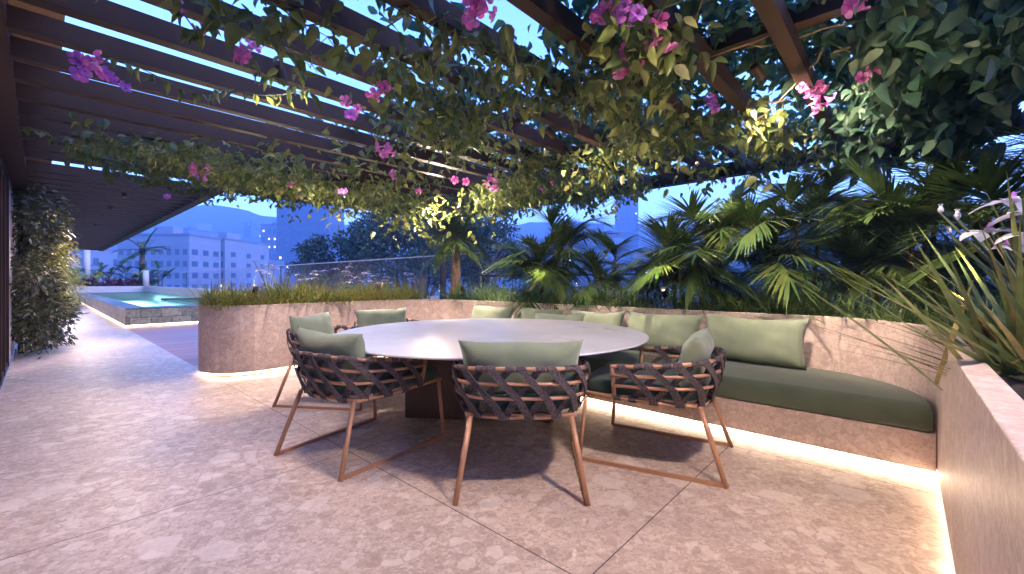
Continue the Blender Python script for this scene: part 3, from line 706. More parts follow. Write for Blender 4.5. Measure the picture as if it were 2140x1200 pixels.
VINES = [  # name-label, px polyline, half width px, leaves, leaf length, z range, material
    ('flowering vine trailing along the far pergola edge above the pool view', [(170, 300, 22, .25), (300, 325, 40, .8), (430, 355, 42, 1.3), (560, 382, 36, 1.6), (700, 395, 40, 1.7)], 3400, .095, (2.38, 2.62), 'vine'),
    ('dense flowering vine hanging from the pergola corner above the farthest chair', [(700, 395, 40, 1.3), (850, 405, 52, 1.6), (960, 425, 46, 1.7), (1100, 400, 48, 1.3), (1260, 395, 34, .9), (1380, 385, 24, .6)], 4800, .10, (2.30, 2.62), 'vine'),
    ('leafy vine wound diagonally round the slats at the middle of the pergola', [(590, 40, 36, .07), (680, 100, 45, .3), (760, 160, 62, .9), (880, 220, 62, 1.1), (1010, 270, 58, 1.4), (1150, 310, 52, 1.5), (1320, 350, 38, 1.2)], 1650, .092, (2.44, 2.62), 'vine'),
    ('loose vine sprays with pink flowers at the upper left of the pergola', [(430, 10, 26, .3), (560, 60, 40, .6), (650, 120, 40, .5), (560, 150, 28, .2), (400, 150, 14, .1), (300, 150, 12, .1)], 120, .10, (2.34, 2.55), 'vine'),
    ('vine tangle climbing between the slats at the upper middle', [(840, 40, 45, .35), (970, 90, 56, .6), (1090, 170, 60, .8), (1230, 240, 56, 1.1), (1380, 300, 50, 1.3), (1480, 340, 32, .9)], 900, .095, (2.44, 2.62), 'vine'),
    ('vine curtain with pink trumpet flowers left of the steep right slats', [(1210, 20, 55, .8), (1330, 90, 72, 1.), (1440, 160, 85, 1.2), (1540, 240, 85, 1.3), (1630, 310, 55, 1.2), (1560, 350, 50, .8)], 1300, .10, (2.38, 2.60), 'vine'),
    ('broad leaved vine hanging down at the upper right of the pergola', [(1900, 30, 90, 1.), (1850, 110, 90, 1.), (1860, 200, 95, 1.), (1830, 280, 80, 1.), (1800, 330, 55, .8)], 1700, .105, (2.28, 2.60), 'vine_big'),
    ('broad leaved vine mass at the far right corner of the pergola', [(2100, 20, 60, .7), (2060, 130, 75, .8), (2040, 210, 80, 1.), (1960, 270, 90, 1.)], 1100, .11, (2.28, 2.60), 'vine_big')]
vobj = []
for (lab, line, cnt, L, (z0, z1), mt) in VINES:
    seg = []; 
    for i in range(len(line) - 1):
        a, b_ = line[i], line[i + 1]; ln = math.hypot(b_[0] - a[0], b_[1] - a[1])
        # picture area at the far end holds more plan area: weight by depth
        Dm = FPX * 1.35 / (588 - (a[1] + b_[1]) / 2); seg.append(ln * (a[2] + b_[2]) / 2 * (a[3] + b_[3]) / 2 * Dm ** 1.2)
    seg = np.array(seg) / sum(seg)
    k = rng.choice(len(seg), cnt, p=seg); A = np.array(line)[k]; B = np.array(line)[k + 1]; q = rng.random((cnt, 1)); C = A * (1 - q) + B * q
    px = C[:, 0] + rng.normal(0, 1, cnt) * C[:, 2] * .5; py = C[:, 1] + rng.normal(0, 1, cnt) * C[:, 2] * .5
    py = np.minimum(py, 470)
    z = rng.uniform(z0, z1, cnt) ; D = FPX * (z - H) / (588 - py); X = (px - 1070) / FPX * D
    P = np.stack([X * RT.x + D * FW.x, X * RT.y + D * FW.y, z], 1)
    # gather the leaves in sprays round a few hundred nodes
    nn = max(12, cnt // 9); nodeP = P[:nn]; idx = rng.integers(0, nn, cnt)
    P = nodeP[idx] * .72 + P * .28 if False else nodeP[idx] + rng.normal(0, 1, (cnt, 3)) * [.075, .075, .055]
    P[:, 0] = np.minimum(P[:, 0], 6.3)
    for lp in LAMPS:
        dl = P - np.array(lp); near = (np.linalg.norm(dl, axis=1) < (.68 if lp[2] > 1.5 else .4)); P[near] += dl[near] / np.linalg.norm(dl[near], axis=1, keepdims=True) * .55
    r = empty('flowering_vine', tuple(P.mean(0)), 0, lab, 'vine', 'vines on the pergola'); org = Vector(r.location); P0 = P - np.array(org)
    d = np.concatenate([rng.normal(0, 1, (cnt, 2)), rng.normal(-.75, .5, (cnt, 1))], 1)
    nrm = unit(np.concatenate([rng.normal(0, .7, (cnt, 2)), np.ones((cnt, 1)) * .8], 1))
    Ls = L * rng.uniform(.6, 1.25, cnt)
    foliage('foliage', [leaves(P0, d, nrm, Ls, Ls * rng.uniform(.42, .66, cnt) * (1.25 if mt == 'vine_big' else 1), fine=True)], M[mt], r)
    st = MB()
    for i in range(0, nn, 4):
        p = nodeP[i] - np.array(org); j = min(range(max(0, i - 40), min(nn, i + 40)), key=lambda j: 9 if j == i else np.linalg.norm(nodeP[j] - nodeP[i]))
        if any(np.linalg.norm(nodeP[q_] - np.array(lp)) < .6 for lp in LAMPS for q_ in (i, j)): continue
        e = Vector(nodeP[j] - np.array(org)); s_ = Vector(p); mid = (s_ + e) / 2 + Vector((random.gauss(0, .03), random.gauss(0, .03), -.03))
        st.tube([s_ + Vector((random.gauss(0, .12), random.gauss(0, .12), .10)), s_, mid, e, e + Vector((random.gauss(0, .1), random.gauss(0, .1), -.10))], [.005, .004, .003, .003, .0015], 5)
    st.build('stem', M['stem'], r); vobj.append((r, line))
# trailing tendrils with spaced leaves
def tendril(px0, py0, px1, py1, z, n, L, parent):
    a = at(px0, py0, z); b_ = at(px1, py1, z - .04); org = Vector(parent.location); mb = MB(); pts = []
    for i in range(n + 1):
        t_ = i / n; p = a.lerp(b_, t_) + Vector((math.sin(t_ * 9 + px0) * .03, math.cos(t_ * 7 + py0) * .03, -.10 * math.sin(math.pi * t_) + .02 * math.sin(t_ * 14))); pts.append(p)
    mb.tube([p - org for p in pts], .0035, 5).build('stem', M['stem'], parent)
    P = np.array([tuple(p - org) for p in pts for _ in range(2)]); c = len(P)
    d = np.concatenate([rng.normal(0, .6, (c, 2)), rng.normal(-.8, .3, (c, 1))], 1)
    foliage('foliage', [leaves(P, d, unit(np.concatenate([rng.normal(0, .6, (c, 2)), np.ones((c, 1))], 1)), L * rng.uniform(.7, 1.1, c), L * .42, fine=True)], M['vine'], parent)
for (a, b_, c, d, n, L, k) in [(250, 130, 640, 190, 18, .08, 3), (640, 150, 520, 125, 8, .085, 3), (440, 10, 380, 40, 6, .09, 3), (60, 268, 330, 300, 14, .085, 0), (210, 285, 440, 300, 16, .08, 0), (180, 320, 330, 340, 10, .09, 0),
                               (230, 345, 400, 375, 12, .09, 0), (300, 370, 470, 392, 12, .09, 0), (700, 420, 800, 455, 8, .09, 0), (1060, 60, 1120, 130, 6, .13, 4), (950, 50, 830, 130, 10, .12, 4), (1560, 230, 1630, 300, 8, .11, 5)]:
    tendril(a, b_, c, d, 2.44, n, L, vobj[k][0])
FL = [(205, 130, 3, 'pink'), (250, 165, 3, 'violet'), (180, 140, 2, 'violet'), (520, 118, 6, 'pink'), (395, 40, 3, 'pink'), (415, 352, 6, 'pink'), (430, 362, 4, 'violet'), (355, 412, 2, 'pink'), (808, 312, 7, 'pink'), (718, 400, 4, 'violet'), (1010, 22, 6, 'pink'),
      (1300, 138, 5, 'pink'), (1325, 100, 4, 'pink'), (1368, 75, 4, 'pink'), (1320, 30, 5, 'violet'), (1272, 38, 4, 'pink'), (1690, 182, 5, 'pink'), (1710, 212, 6, 'pink'), (1475, 226, 2, 'violet'), (740, 240, 2, 'violet'), (795, 190, 2, 'pink'),
      (1030, 370, 3, 'pink'), (1035, 390, 3, 'pink'), (1165, 375, 2, 'pink'), (1132, 390, 2, 'pink'), (905, 465, 3, 'pink'), (965, 372, 2, 'pink'), (605, 385, 2, 'pink'), (620, 412, 3, 'pink'), (1330, 405, 4, 'pink'), (1525, 375, 3, 'violet'), (1548, 392, 2, 'pink'),
      (1755, 368, 4, 'pink'), (1835, 255, 3, 'pink'), (2085, 52, 5, 'violet'), (2090, 130, 4, 'violet'), (1785, 10, 4, 'pink'), (1800, 160, 2, 'pink'), (2078, 245, 3, 'violet'), (830, 362, 2, 'pink'), (880, 398, 2, 'pink'), (1885, 150, 2, 'violet'), (1838, 300, 3, 'violet'), (735, 222, 2, 'pink')]
for (x, y, n, kd) in FL:
    def dist(v): return min(math.hypot(x - p[0], y - p[1]) for p in v[1])
    r = min(vobj, key=dist)[0]
    o = flower_cluster(x, y, 2.42 if y < 300 else 2.36, .062, kd, None, n); c = Vector(r.location)
    o.data.transform(Matrix.Translation(-c)); o.parent = r

# the canopy lying on top of the slats
def wob(P): return np.sin(P[:, 0] * 2.1 + 1.3 * np.sin(P[:, 1] * 1.7)) + np.sin(P[:, 1] * 2.7 + 2 * np.sin(P[:, 0] * 1.1 + 2)) + .7 * np.sin(P[:, 0] * 5.3 + P[:, 1] * 4.1)
Pn = np.stack([rng.uniform(.6, 6.1, 60000), rng.uniform(-2.6, 7.6, 60000), rng.uniform(2.69, 3.05, 60000)], 1)
x, y, D = pxof(Pn); D = np.where(D < .2, 1e9, D)
acc = np.clip((x - 700 + (y - 60) * -1.2) / 800, 0, 1) * .95 + np.where((y > 230) & (x > 560), .35, 0) + 0
acc *= np.clip(.75 + .55 * wob(Pn), .10, 1.25)
acc = np.where((x > -300) & (x < 2600) & (y < 470) & (y > -900), acc, acc * .3); acc = np.where(D > 1e8, .12, acc)
hole = ((x > 1935) & (x < 2070) & (y > 45) & (y < 150)) | ((x > 980) & (x < 1130) & (y < 110) & (rng.random(len(x)) < .6)); acc = np.where(hole, 0, acc)
Pn = Pn[rng.random(60000) < acc * .62]
top = empty('climbing_vine', (3.4, 2.4, 2.8), 0, 'thick blue-green leaf canopy lying on top of the pergola slats', 'vine', 'vines on the pergola')
n = len(Pn); far = Pn[:, 0] > 4.2
P0 = Pn - np.array([3.4, 2.4, 2.8]); d = np.concatenate([rng.normal(0, 1, (n, 2)), rng.normal(-.1, .45, (n, 1))], 1)
Ls = rng.uniform(.08, .15, n)
foliage('foliage', [leaves(P0, d, unit(np.concatenate([rng.normal(0, .45, (n, 2)), np.ones((n, 1))], 1)), Ls, Ls * .6, fine=True)], M['vine_top'], top)
st = MB()
for i in range(160):
    p = P0[random.randrange(n)]; a = random.uniform(0, 6.28)
    st.tube(strand_walk(p - np.array([0, 0, .05]), (math.cos(a), math.sin(a), 0), 7, .12), [.008, .007, .006, .005, .004, .003, .003, .002], 5)
st.build('stem', M['bark'], top)

# ---------------------------------------------------------------- palms
def frond_geo(base, az, el, L, nl=22, ll=.42, lw=.030, droop=.6):
    "arching rib with paired narrow leaflets"
    d0 = np.array([math.cos(az) * math.cos(el), math.sin(az) * math.cos(el), math.sin(el)]); base = np.array(base)
    def rib(t_): return base + d0 * L * t_ - np.array([0, 0, 1]) * L * droop * t_ * t_
    B = []; Dr = []; Ll = []
    for i in range(nl):
        t_ = .12 + .88 * i / (nl - 1); p = rib(t_); tn = d0 - np.array([0, 0, 2]) * droop * t_; tn = tn / np.linalg.norm(tn)
        sd = np.cross(tn, [0, 0, 1]); sd = sd / (np.linalg.norm(sd) + 1e-6)
        ang = R(72 - 52 * (i / (nl - 1)) ** 1.2)
        for s in (-1, 1):
            dd = tn * math.cos(ang) + sd * s * math.sin(ang) + np.array([0, 0, random.uniform(-.06, .16)])
            B.append(p); Dr.append(dd); Ll.append(ll * (1 - .35 * abs(i / (nl - 1) - .45)) * random.uniform(.88, 1.08))
    B.append(rib(1)); Dr.append(tn); Ll.append(ll * .6)
    V, Q = blades(B, Dr, np.array(Ll), lw, .16, 4)
    ribp = [Vector(rib(k / 8)) for k in range(9)]
    return V, Q, ribp
def palm(name, x, y, z, label, group, canes, nf, L=.85, ll=.42, lw=.03, thick=.02, hs=(.5, 1.3), aim=None, m='palm', spread=.22, trunkmat='bark'):
    r = empty(name, (x, y, z), 0, label, 'palm', group)
    for c in range(canes):
        a = 6.28 * c / canes + .6; bx, by = math.cos(a) * spread * random.uniform(.3, 1), math.sin(a) * spread * random.uniform(.3, 1)
        h = hs[0] + (hs[1] - hs[0]) * (c + .5) / canes
        lean = Vector((bx * .5, by * .5, 0)); top_ = Vector((bx, by, 0)) + lean * h + Vector((0, 0, h))
        MB().tube([(bx, by, -.03), Vector((bx, by, 0)) + lean * h * .5 + Vector((0, 0, h * .5)), top_], [thick * 1.15, thick, thick * .8], 10).build('trunk', M[trunkmat], r, smooth=True)
        for k in range(nf):
            az = 2.4 * k + c * 1.1 + random.uniform(-.3, .3); el = R(random.uniform(-12, 48)) if k % 3 else R(random.uniform(50, 75))
            Lf = L * random.uniform(.6, 1.1)
            V, Q, rp = frond_geo(top_ - Vector((0, 0, random.uniform(0, .25) * min(1, h))), az, el, Lf, 28, ll, lw, random.uniform(.2, .55))
            me = mesh_np('frond', V, [Q]); o = link(me, 'frond', M[m], r)
            mb = MB().tube(rp, [.008] * 4 + [.006] * 3 + [.004] * 2, 5); mb.build('rib', M['stem'], o)
    return r
PG = 'palms in the planter behind the bench'
palm('fan_palm', 4.85, 5.75, .76, 'palm with a single thick lit trunk at the corner of the planter', PG, 1, 22, .66, .5, .030, .085, (1.15, 1.3), spread=.01)
palm('areca_palm', 4.95, 3.75, .76, 'slender multi-stemmed palm left of centre behind the bench', PG, 5, 10, .68, .46, .028, .018, (.2, 1.15), spread=.30)
palm('areca_palm', 4.92, 2.85, .76, 'small palm clump in front of the blue gap behind the bench', PG, 3, 7, .52, .42, .027, .016, (.2, .8), spread=.15)
palm('areca_palm', 4.90, 1.70, .76, 'bushy palm with yellow lit lower fronds behind the right bench pillows', PG, 6, 11, .7, .5, .030, .018, (.2, 1.2), spread=.28)
palm('areca_palm', 5.05, .85, .76, 'tall palm clump rising between the bushy one and the corner', PG, 4, 10, .7, .5, .030, .018, (.3, 1.4), spread=.25)
palm('areca_palm', 4.95, -.05, .76, 'dark palm clump behind the right end of the bench wall', PG, 5, 11, .78, .52, .031, .02, (.25, 1.35), spread=.28)
palm('areca_palm', 4.35, -.85, .76, 'dark palm clump at the right edge behind the white irises', PG, 5, 8, .75, .52, .031, .02, (.35, 1.4), spread=.3)

# ---------------------------------------------------------------- tufts
def tuft(name, x, y, z, n, L, W, droop, m, label=None, cat=None, group=None, sp=.06, up=(.25, 1)):
    for lp in LAMPS:
        if lp[2] < 1.3 and math.hypot(x - lp[0], y - lp[1]) < .2: y += .2
    r = empty(name, (x, y, z), 0, label, cat, group)
    P = np.concatenate([rng.normal(0, sp, (n, 2)), np.zeros((n, 1))], 1)
    V, Q = blades(P, rdir(n, up), L * rng.uniform(.55, 1.1, n), W * rng.uniform(.7, 1.2, n), droop * rng.uniform(.5, 1.3, n), 6)
    link(mesh_np('leaves', V, [Q]), 'leaves', M[m], r)
    return r
LG = 'lily turf clumps edging the planter behind the bench'
k = 0
for v in np.arange(.35, 5.5, .27):
    for row in (0, 1):
        x = (4.56 if row == 0 else 4.80) + random.uniform(-.05, .05)
        if v > 5.0: x = 4.55 + row * .22
        big = random.random() < .45
        o = tuft('lily_turf', x, v + row * .13 + random.uniform(-.05, .05), .80, 110 if big else 80, .60 if big else .44, .019, .32, 'lily', 'dark green lily turf clump in the row edging the planter behind the bench', 'grass clump', LG)
        k += 1
for (x, y) in ((4.25, .05), (4.45, .2), (4.0, -.25), (4.3, -.35), (3.7, -.4), (4.6, -.1)):
    tuft('lily_turf', x, y, .80, 90, .42, .018, .2, 'lily', 'dark green lily turf clump in the row edging the planter behind the bench', 'grass clump', LG)
SG = 'strap leaved clumps on the left planter arm'
for i, x in enumerate(np.arange(1.45, 4.35, .20)):
    for row in range(3):
        o = tuft('flax_clump', x + random.uniform(-.05, .05), 6.04 + row * .24 + random.uniform(-.05, .05), .80, 110, .56 if i not in (4, 5) else .72, .016, .45, 'grass', 'yellow-green strap leaved clump in the row on the left planter arm', 'grass clump', SG, up=(.5, 1))
for i in range(7):
    x = 2.9 + i * .27
    tuft('lily_turf', min(x, 4.7), 6.85 if x < 4.3 else 6.2, .80, 60, .5, .013, .4, 'lily', 'green clump behind the strap leaved row on the left planter arm', 'grass clump', 'green clumps at the back of the left planter arm', up=(.5, 1))

def iris_flower(mb, p, s, open_=True):
    up = Vector((0, 0, 1))
    if not open_:
        mb.lathe([(.02 * s, 0), (.22 * s, .25 * s), (.24 * s, .45 * s), (.12 * s, .75 * s), (.01, .95 * s)], p, 8); return
    a0 = random.uniform(0, 6)
    for i in range(6):
        a = a0 + i * math.pi / 3; r_ = Vector((math.cos(a), math.sin(a), 0)); t_ = Vector((-math.sin(a), math.cos(a), 0)); outer_ = i % 2 == 0
        L = s * (1.0 if outer_ else .72); W = s * (.34 if outer_ else .22); V = []; K = 6
        for k in range(K + 1):
            q = k / K; wd = W * math.sin(math.pi * min(1, .12 + q * .86)) ** .7
            c = p + r_ * L * q + up * (L * (.34 * q - .62 * q * q) if outer_ else L * (.55 * q - .5 * q * q))
            V += [c - t_ * wd + up * .05 * s, c, c + t_ * wd + up * .05 * s]
        mb.add(V, [f_ for k in range(K) for f_ in ((3 * k, 3 * k + 1, 3 * k + 4, 3 * k + 3), (3 * k + 1, 3 * k + 2, 3 * k + 5, 3 * k + 4))])
def iris(x, y, z, n, L, W, stalks, label, group=None, sp=.07, s=.07, m='grass', droop=.3, up=(.2, 1)):
    r = tuft('white_iris', x, y, z, n, L, W, droop, m, label, 'flower', group, sp, up)
    for (dx, dy, h, op) in stalks:
        MB().tube([(0, 0, 0), (dx * .35, dy * .35, h * .55), (dx, dy, h)], [.006, .005, .004], 6).build('stalk', M['stem'], r)
        mb = MB(); iris_flower(mb, Vector((dx, dy, h)), s if op else s * .55, op); mb.build('flower', M['white'], r)
        if op:
            vc = MB().lathe([(.006 * s / .07, 0), (.010 * s / .07, .012), (.002, .03)], (dx, dy, h), 6); vc.build('flower_center', M['violet'], r)
    return r
for (x, y, hh) in ((2.2, 6.7, .5), (2.75, 6.75, .42), (3.15, 6.8, .45), (3.45, 6.7, .38), (3.8, 6.75, .40), (4.1, 6.7, .36), (4.4, 6.6, .40)):
    iris(x, y, .80, 30, .38, .012, [(random.uniform(-.25, .25), random.uniform(-.2, .2), hh + random.uniform(-.06, .14), True) for _ in range(5)],
         'white flowered iris clump behind the strap leaves of the left planter arm', 'white irises on the left planter arm', s=.075)
iris(2.66, -.44, .70, 240, .95, .028, [], 'large strap leaved clump leaning over the near planter wall at the right edge', m='flax', sp=.10, droop=.12, up=(.28, .97))
def stalk_to(px, py, D): p = at(px, py, D=D); return p
ir = empty('white_iris', (2.75, -.5, .70), 0, 'tall white iris with violet hearts and buds above the near strap leaves', 'flower')
for (px, py, D, op, s) in ((2068, 488, 1.75, True, .115), (2118, 425, 1.65, True, .12), (2160, 450, 1.6, True, .12), (2105, 520, 1.9, True, .085), (2150, 495, 1.6, True, .1), (2001, 460, 1.8, False, .105), (1966, 447, 1.9, False, .10), (1984, 490, 1.95, False, .085)):
    p = stalk_to(px, py, D) - Vector(ir.location)
    MB().tube([(0, 0, 0), Vector((p.x * .25, p.y * .25, p.z * .45)), Vector((p.x * .8, p.y * .8, p.z * .85)), p], [.008, .007, .006, .004], 6).build('stalk', M['stem'], ir)
    V, Q = blades([tuple(Vector((p.x * .5, p.y * .5, p.z * .62)))], [tuple(p)], .11, .02, .05); link(mesh_np('bract', V, [Q]), 'bract', M['lily'], ir)
    mb = MB(); iris_flower(mb, p, s if op else s * .45, op); mb.build('flower' if op else 'bud', M['white'], ir)
    if op: MB().lathe([(.008, 0), (.014, .02), (.003, .045)], tuple(p), 6).build('flower_center', M['violet'], ir)
iris(3.45, -.55, .70, 90, .6, .028, [], 'strap leaved clump behind the right end of the bench wall', sp=.09, droop=.18, m='lily', up=(.4, .98))
iris(1.85, -.42, .70, 14, .5, .02, [], 'sparse strap leaved clump nearest the viewer in the right planter', sp=.08, droop=.42, up=(.1, .6))

# ---------------------------------------------------------------- climbing plants on the house wall
def bush(name, c, rad, n, L, mt, label, cat, group=None, wr=.5, down=-.3, blade=False, stems=6):
    r = empty(name, c, 0, label, cat, group)
    nc = max(6, n // 45); cc = unit(rng.normal(0, 1, (nc, 3))) * (rng.random((nc, 1)) ** .4) * np.array(rad)
    P = cc[rng.integers(0, nc, n)] + rng.normal(0, 1, (n, 3)) * np.array(rad) * .17
    d = P / (np.array(rad) ** 2) * np.array(rad).mean() + rng.normal(0, .6, (n, 3)); d[:, 2] += down
    if blade:
        V, Q = blades(P, d, L * rng.uniform(.6, 1.2, n), L * wr, .4, 3); link(mesh_np('foliage', V, [Q]), 'foliage', M[mt], r)
    else:
        Ls = L * rng.uniform(.6, 1.25, n); foliage('foliage', [leaves(P, d, unit(rng.normal(0, .6, (n, 3)) + [0, 0, .8]), Ls, Ls * wr)], M[mt], r)
    mb = MB()
    for i in range(stems):
        e = cc[i % nc]; mb.tube([(0, 0, -rad[2]), Vector(e) * .4 + Vector((0, 0, -rad[2] * .3)), Vector(e)], [.02, .012, .005], 6)
    mb.build('stem', M['bark'], r)
    return r
CG = 'climbing plants on the house wall'
bush('climbing_shrub', (-.05, 10.3, 2.15), (.30, 1.0, .50), 1900, .085, 'shrub', 'dark leafy climber at the top of the house wall under the slats', 'shrub', CG)
bush('climbing_shrub', (.02, 11.6, 2.0), (.42, 1.1, .5), 1900, .085, 'shrub', 'brownish leafy climber high on the house wall behind the top one', 'shrub', CG)
bush('fern', (.06, 11.0, 1.50), (.36, .9, .38), 1500, .16, 'grass', 'yellowish feathery fern at mid height on the house wall', 'fern', CG, .12, -.4, True)
bush('climbing_shrub', (-.05, 9.9, 1.30), (.28, .7, .45), 1500, .08, 'shrub', 'leafy climber beside the glass door at mid height', 'shrub', CG)
bush('fern', (.10, 12.6, 1.2), (.42, 1.1, .5), 1500, .17, 'grass', 'feathery fern overhanging the walkway farther along the house wall', 'fern', CG, .12, -.3, True)
bush('climbing_shrub', (.0, 10.2, .55), (.36, .9, .45), 2300, .085, 'shrub', 'low dense shrub at the foot of the house wall beside the glass door', 'shrub', CG)
bush('fern', (.14, 11.3, .8), (.40, .9, .42), 1600, .15, 'grass', 'olive feathery fern above the low dense shrub', 'fern', CG, .12, -.3, True)
bush('climbing_shrub', (.0, 13.8, 1.2), (.35, 1.2, 1.1), 1800, .09, 'shrub', 'tall leafy climber farthest along the house wall', 'shrub', CG)

# ---------------------------------------------------------------- planting at the far end of the pool
tag(MB().box((-.4, 36.61, -.3), (5.6, 40, .80)).build('soil', M['soil']), kind='structure')
EG = 'planting at the far end of the pool'
for i, (x, y) in enumerate(((.2, 38), (1.1, 38.2), (2.0, 37.9), (2.9, 38.3), (3.9, 38.0), (4.9, 38.1), (5.4, 37.4))):
    palm('small_palm', x, y, .8, 'low dark palm in the hedge at the far end of the pool', EG, 2, 5, 1.1, .5, .06, .03, (.4, 1.2), spread=.2)
for i, (x, y, kd, L) in enumerate(((.9, 36.95, 'lime', .75), (1.5, 37.3, 'lime', .8), (2.7, 37.0, 'lime', .5), (4.35, 36.95, 'lime', .6))):
    bush('broadleaf_plant', (x, y, 1.15), (.45, .35, .35), 16, L, kd, ['pale broad leaved plant leftmost at the far pool end', 'pale broad leaved plant behind the leftmost one at the pool end', 'small pale broad leaved plant at the middle of the far pool end', 'pale broad leaved plant near the round end post of the pool'][i], 'plant', EG, .75, .3)
for i, x in enumerate((1.9, 2.3, 3.2, 3.65, 4.0, 2.9)):
    bush('red_plant', (x, 36.9, .98), (.32, .25, .24), 150, .22, 'red_leaf', 'magenta leaved bedding plant along the far pool wall', 'plant', EG, .7, .2)
pt = at(297, 588, D=29.5)
rp = palm('royal_palm', pt.x, pt.y, .8, 'small royal palm with a straight pale trunk beyond the pool', None, 1, 11, 1.9, .62, .07, .17, (2.55, 2.6), spread=.01, trunkmat='bark')
MB().tube([(0, 0, 2.3), (0, 0, 2.7), (0, 0, 3.05)], [.19, .16, .08], 12).build('crownshaft', M['stem'], rp, smooth=True)

# ---------------------------------------------------------------- far trees, hills, city
def tree(px, top_y, D, rx, rz, n, L, label, depth=.8):
    c = at(px, 588, D=D); zt = H + (588 - top_y) * D / FPX; cz = zt - rz * .85
    r = empty('tree', (c.x, c.y, -30), 0, label, 'tree', 'trees below the terrace'); off = cz + 30
    nc = 70; u_ = unit(rng.normal(0, 1, (nc, 3))); u_[:, 2] = np.where(u_[:, 2] < -.2, -u_[:, 2], u_[:, 2]); cc = u_ * (.62 + .38 * rng.random((nc, 1))) * np.array([rx, rx * depth, rz])
    k = rng.integers(0, nc, n); s = rng.normal(0, 1, (n, 3)); s = unit(s) * (rng.random((n, 1)) ** .5) * (rx * .20) * (.7 + .6 * (k % 5)[:, None] / 5)
    P = cc[k] + s * [1, 1, .75]; d = unit(s + [0, 0, .15] + rng.normal(0, .5, (n, 3)))
    P[:, 2] += off
    Ls = L * rng.uniform(.6, 1.2, n)
    foliage('crown', [leaves(P, d, unit(rng.normal(0, .7, (n, 3)) + [0, 0, .8]), Ls, Ls * .55)], M['tree'], r)
    mb = MB().tube([(0, 0, 0), (.2, 0, off * .5), (0, .2, off)], [rx * .09, rx * .07, rx * .05], 10)
    for i in range(14):
        e = cc[i * 4]; mb.tube([(0, 0, off * .86), Vector((e[0] * .5, e[1] * .5, off + e[2] * .3)), Vector((e[0], e[1], off + e[2]))], [rx * .035, rx * .02, rx * .008], 6)
    mb.build('trunk', M['bark'], r); return r
tree(870, 446, 30, 5.6, 5.0, 13000, .30, 'big rounded tree behind the left glass railing')
tree(705, 508, 31, 3.3, 3.0, 6000, .28, 'lower tree at the left shoulder of the big rounded tree')
tree(1000, 470, 33, 4.5, 4.5, 7000, .30, 'tree crown behind the thick trunked palm')
tree(1790, 440, 24, 5.2, 5.0, 10000, .26, 'tree seen between the palms right of the middle')
tree(1600, 590, 22, 3.6, 3.0, 4500, .24, 'low tree crown just beneath the handrail behind the right palms')
tree(2080, 520, 22, 5.0, 5.0, 6000, .26, 'tree crown behind the dark palms at the right edge')
tree(1930, 560, 20, 3.2, 3.0, 4500, .24, 'tree top under the handrail near the right edge')
tree(1075, 598, 24, 3.0, 3.0, 3500, .24, 'tree top below the handrail beside the thick trunked palm')

def hill_z(px):
    xs = [-900, 0, 250, 430, 520, 575, 700, 770, 850, 1000, 1150, 1400, 1650, 1900, 2200, 3200]
    ys = [470, 452, 440, 427, 440, 456, 478, 462, 480, 482, 462, 474, 452, 440, 452, 480]
    return np.interp(px, xs, ys)
hv = []; cols = np.linspace(-900, 3200, 140); K = 14
for px in cols:
    yt = float(hill_z(px)) + 2.5 * math.sin(px * .05) + 1.5 * math.sin(px * .13)
    for j in range(K):
        D = 270 + 530 * j / (K - 1); q = (j / (K - 1)) ** 1.25; zt = H + (588 - yt) * 800 / FPX
        p = at(px, 588, D=D); hv.append((p.x, p.y, -29.5 + (zt + 29.5) * q + 5 * math.sin(px * .04 + j * 1.7) * (0 < j < K - 1)))
hf = [(i * K + j, (i + 1) * K + j, (i + 1) * K + j + 1, i * K + j + 1) for i in range(len(cols) - 1) for j in range(K - 1)]
tag(MB().add(hv, hf).build('hills', noisy('wooded hillside', (.04, .06, .05), .9, 0, .01, .4, 0), smooth=True), kind='structure')

M['win_dark'] = mat('dark window glass', (.06, .09, .15), .15)
M['win_lit'] = emis('lit window', (1, .80, .55), .7)
M['win_cool'] = emis('cool lit window', (.75, .95, 1), .6)
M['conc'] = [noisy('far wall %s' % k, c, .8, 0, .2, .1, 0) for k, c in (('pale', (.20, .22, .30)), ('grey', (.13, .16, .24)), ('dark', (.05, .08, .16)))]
def building(px0, px1, ty, D, m, label, cols_, rows, dep=24, lit=.05, group='buildings of the city', row_h=6.0, kind='building'):
    D = D * 1.4
    a = at(px0, 588, D=D); b_ = at(px1, 588, D=D); wd = (b_ - a).length; zt = H + (588 - ty) * D / FPX; c = (a + b_) / 2
    r = empty(kind, (c.x, c.y, -30), math.atan2(RT.y, RT.x), label, 'building', group); hh = zt + 30
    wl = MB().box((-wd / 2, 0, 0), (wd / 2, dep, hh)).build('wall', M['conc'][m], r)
    MB().box((-wd / 2 - .2, -.2, hh + .002), (wd / 2 + .2, dep + .2, hh + .5)).build('roof', M['conc'][min(2, m + 1)], r)
    if random.random() < .6: MB().box((-wd * .15, dep * .3, hh + .502), (wd * .12, dep * .6, hh + 3)).build('roof_house', M['conc'][m], r)
    for j in range(rows):
        for i in range(cols_):
            x = -wd / 2 + wd * (i + .5) / cols_; z = hh - 4.5 - j * row_h
            if z < 2: continue
            q = random.random(); mt = 'win_lit' if q < lit else ('win_cool' if q < lit * 1.3 else 'win_dark')
            k = .26 if mt == 'win_dark' else .12
            MB().box((x - wd / cols_ * k, -.06, z - row_h * k), (x + wd / cols_ * k, .05, z + row_h * k * .85)).build('window', M[mt], r)
    if wd > 9 and px1 < 1000:
        for j in range(rows):
            for i in range(3):
                z = hh - 4.5 - j * row_h
                if z > 2: MB().box((wd / 2 - .05, dep * (i + .5) / 3 - 1.1, z - row_h * .24), (wd / 2 + .06, dep * (i + .5) / 3 + 1.1, z + row_h * .22)).build('window', M['win_dark'], r)
    return r
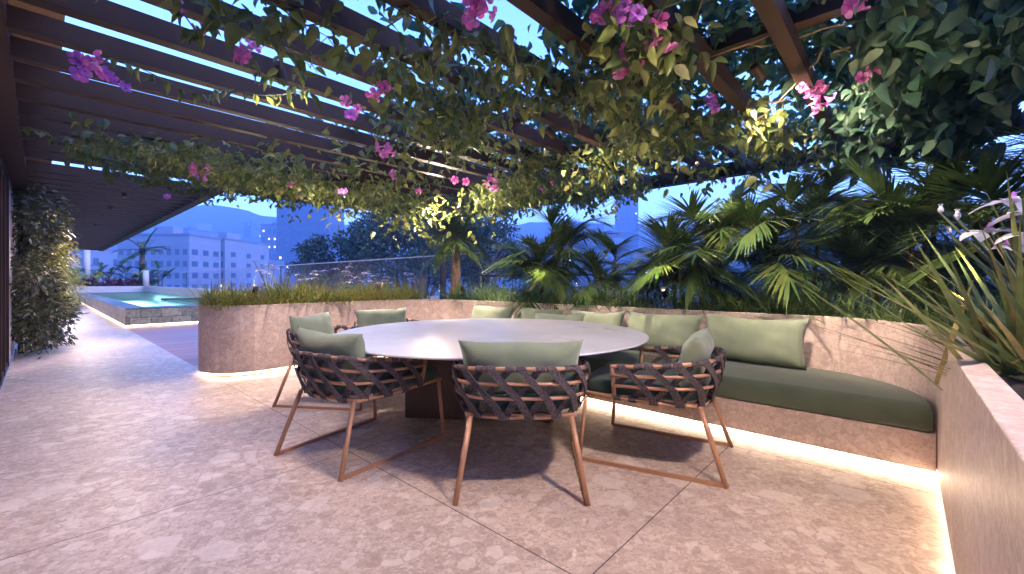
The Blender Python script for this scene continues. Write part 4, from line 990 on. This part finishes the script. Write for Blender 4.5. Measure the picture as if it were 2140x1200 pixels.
building(578, 688, 402, 190, 2, 'tall dark tower left of the big rounded tree', 7, 14, lit=.02)
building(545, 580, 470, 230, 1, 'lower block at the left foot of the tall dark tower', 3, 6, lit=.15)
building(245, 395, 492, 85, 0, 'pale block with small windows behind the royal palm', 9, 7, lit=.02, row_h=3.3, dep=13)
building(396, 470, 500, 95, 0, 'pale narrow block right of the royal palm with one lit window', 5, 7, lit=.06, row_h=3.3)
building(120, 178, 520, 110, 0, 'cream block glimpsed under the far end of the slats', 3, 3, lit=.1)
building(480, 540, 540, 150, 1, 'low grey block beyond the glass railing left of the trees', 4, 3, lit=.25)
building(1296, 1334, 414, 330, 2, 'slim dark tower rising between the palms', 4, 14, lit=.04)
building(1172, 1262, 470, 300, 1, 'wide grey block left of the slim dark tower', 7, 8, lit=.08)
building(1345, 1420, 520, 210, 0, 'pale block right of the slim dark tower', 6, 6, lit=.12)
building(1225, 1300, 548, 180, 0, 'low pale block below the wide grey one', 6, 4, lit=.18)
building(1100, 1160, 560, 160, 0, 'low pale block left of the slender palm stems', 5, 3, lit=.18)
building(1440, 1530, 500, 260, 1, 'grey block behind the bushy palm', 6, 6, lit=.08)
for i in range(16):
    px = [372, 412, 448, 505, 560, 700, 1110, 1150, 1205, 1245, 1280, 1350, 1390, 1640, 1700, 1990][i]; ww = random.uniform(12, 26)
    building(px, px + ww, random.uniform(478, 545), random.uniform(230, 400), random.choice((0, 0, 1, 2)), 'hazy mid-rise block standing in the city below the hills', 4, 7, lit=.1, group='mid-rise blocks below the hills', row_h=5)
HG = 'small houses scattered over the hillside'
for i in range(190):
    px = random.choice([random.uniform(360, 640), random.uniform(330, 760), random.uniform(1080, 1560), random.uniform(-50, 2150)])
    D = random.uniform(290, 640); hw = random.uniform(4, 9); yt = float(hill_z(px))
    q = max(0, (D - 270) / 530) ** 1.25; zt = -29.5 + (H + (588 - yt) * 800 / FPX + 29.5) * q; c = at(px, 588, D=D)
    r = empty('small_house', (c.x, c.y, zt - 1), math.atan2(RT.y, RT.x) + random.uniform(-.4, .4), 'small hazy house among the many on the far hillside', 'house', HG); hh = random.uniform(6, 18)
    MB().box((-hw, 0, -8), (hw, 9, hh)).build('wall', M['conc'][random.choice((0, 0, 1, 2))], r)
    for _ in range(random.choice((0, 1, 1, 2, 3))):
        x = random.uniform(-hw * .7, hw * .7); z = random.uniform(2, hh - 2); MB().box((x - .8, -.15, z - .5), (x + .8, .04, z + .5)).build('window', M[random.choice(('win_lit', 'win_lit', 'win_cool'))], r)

# ---------------------------------------------------------------- evening haze over the city
hz = bpy.data.materials.new('haze'); hz.use_nodes = True; ns, ls = hz.node_tree.nodes, hz.node_tree.links
ns.remove(ns['Principled BSDF']); pv = ns.new('ShaderNodeVolumePrincipled'); pv.inputs['Color'].default_value = (.28, .50, 1.0, 1); pv.inputs['Density'].default_value = HAZE; pv.inputs['Anisotropy'].default_value = .2
ls.new(pv.outputs[0], ns['Material Output'].inputs['Volume'])
tag(MB().box((-950, -950, -31), (950, 950, 138)).build('haze', hz), 'blue evening air', None, None, 'stuff')
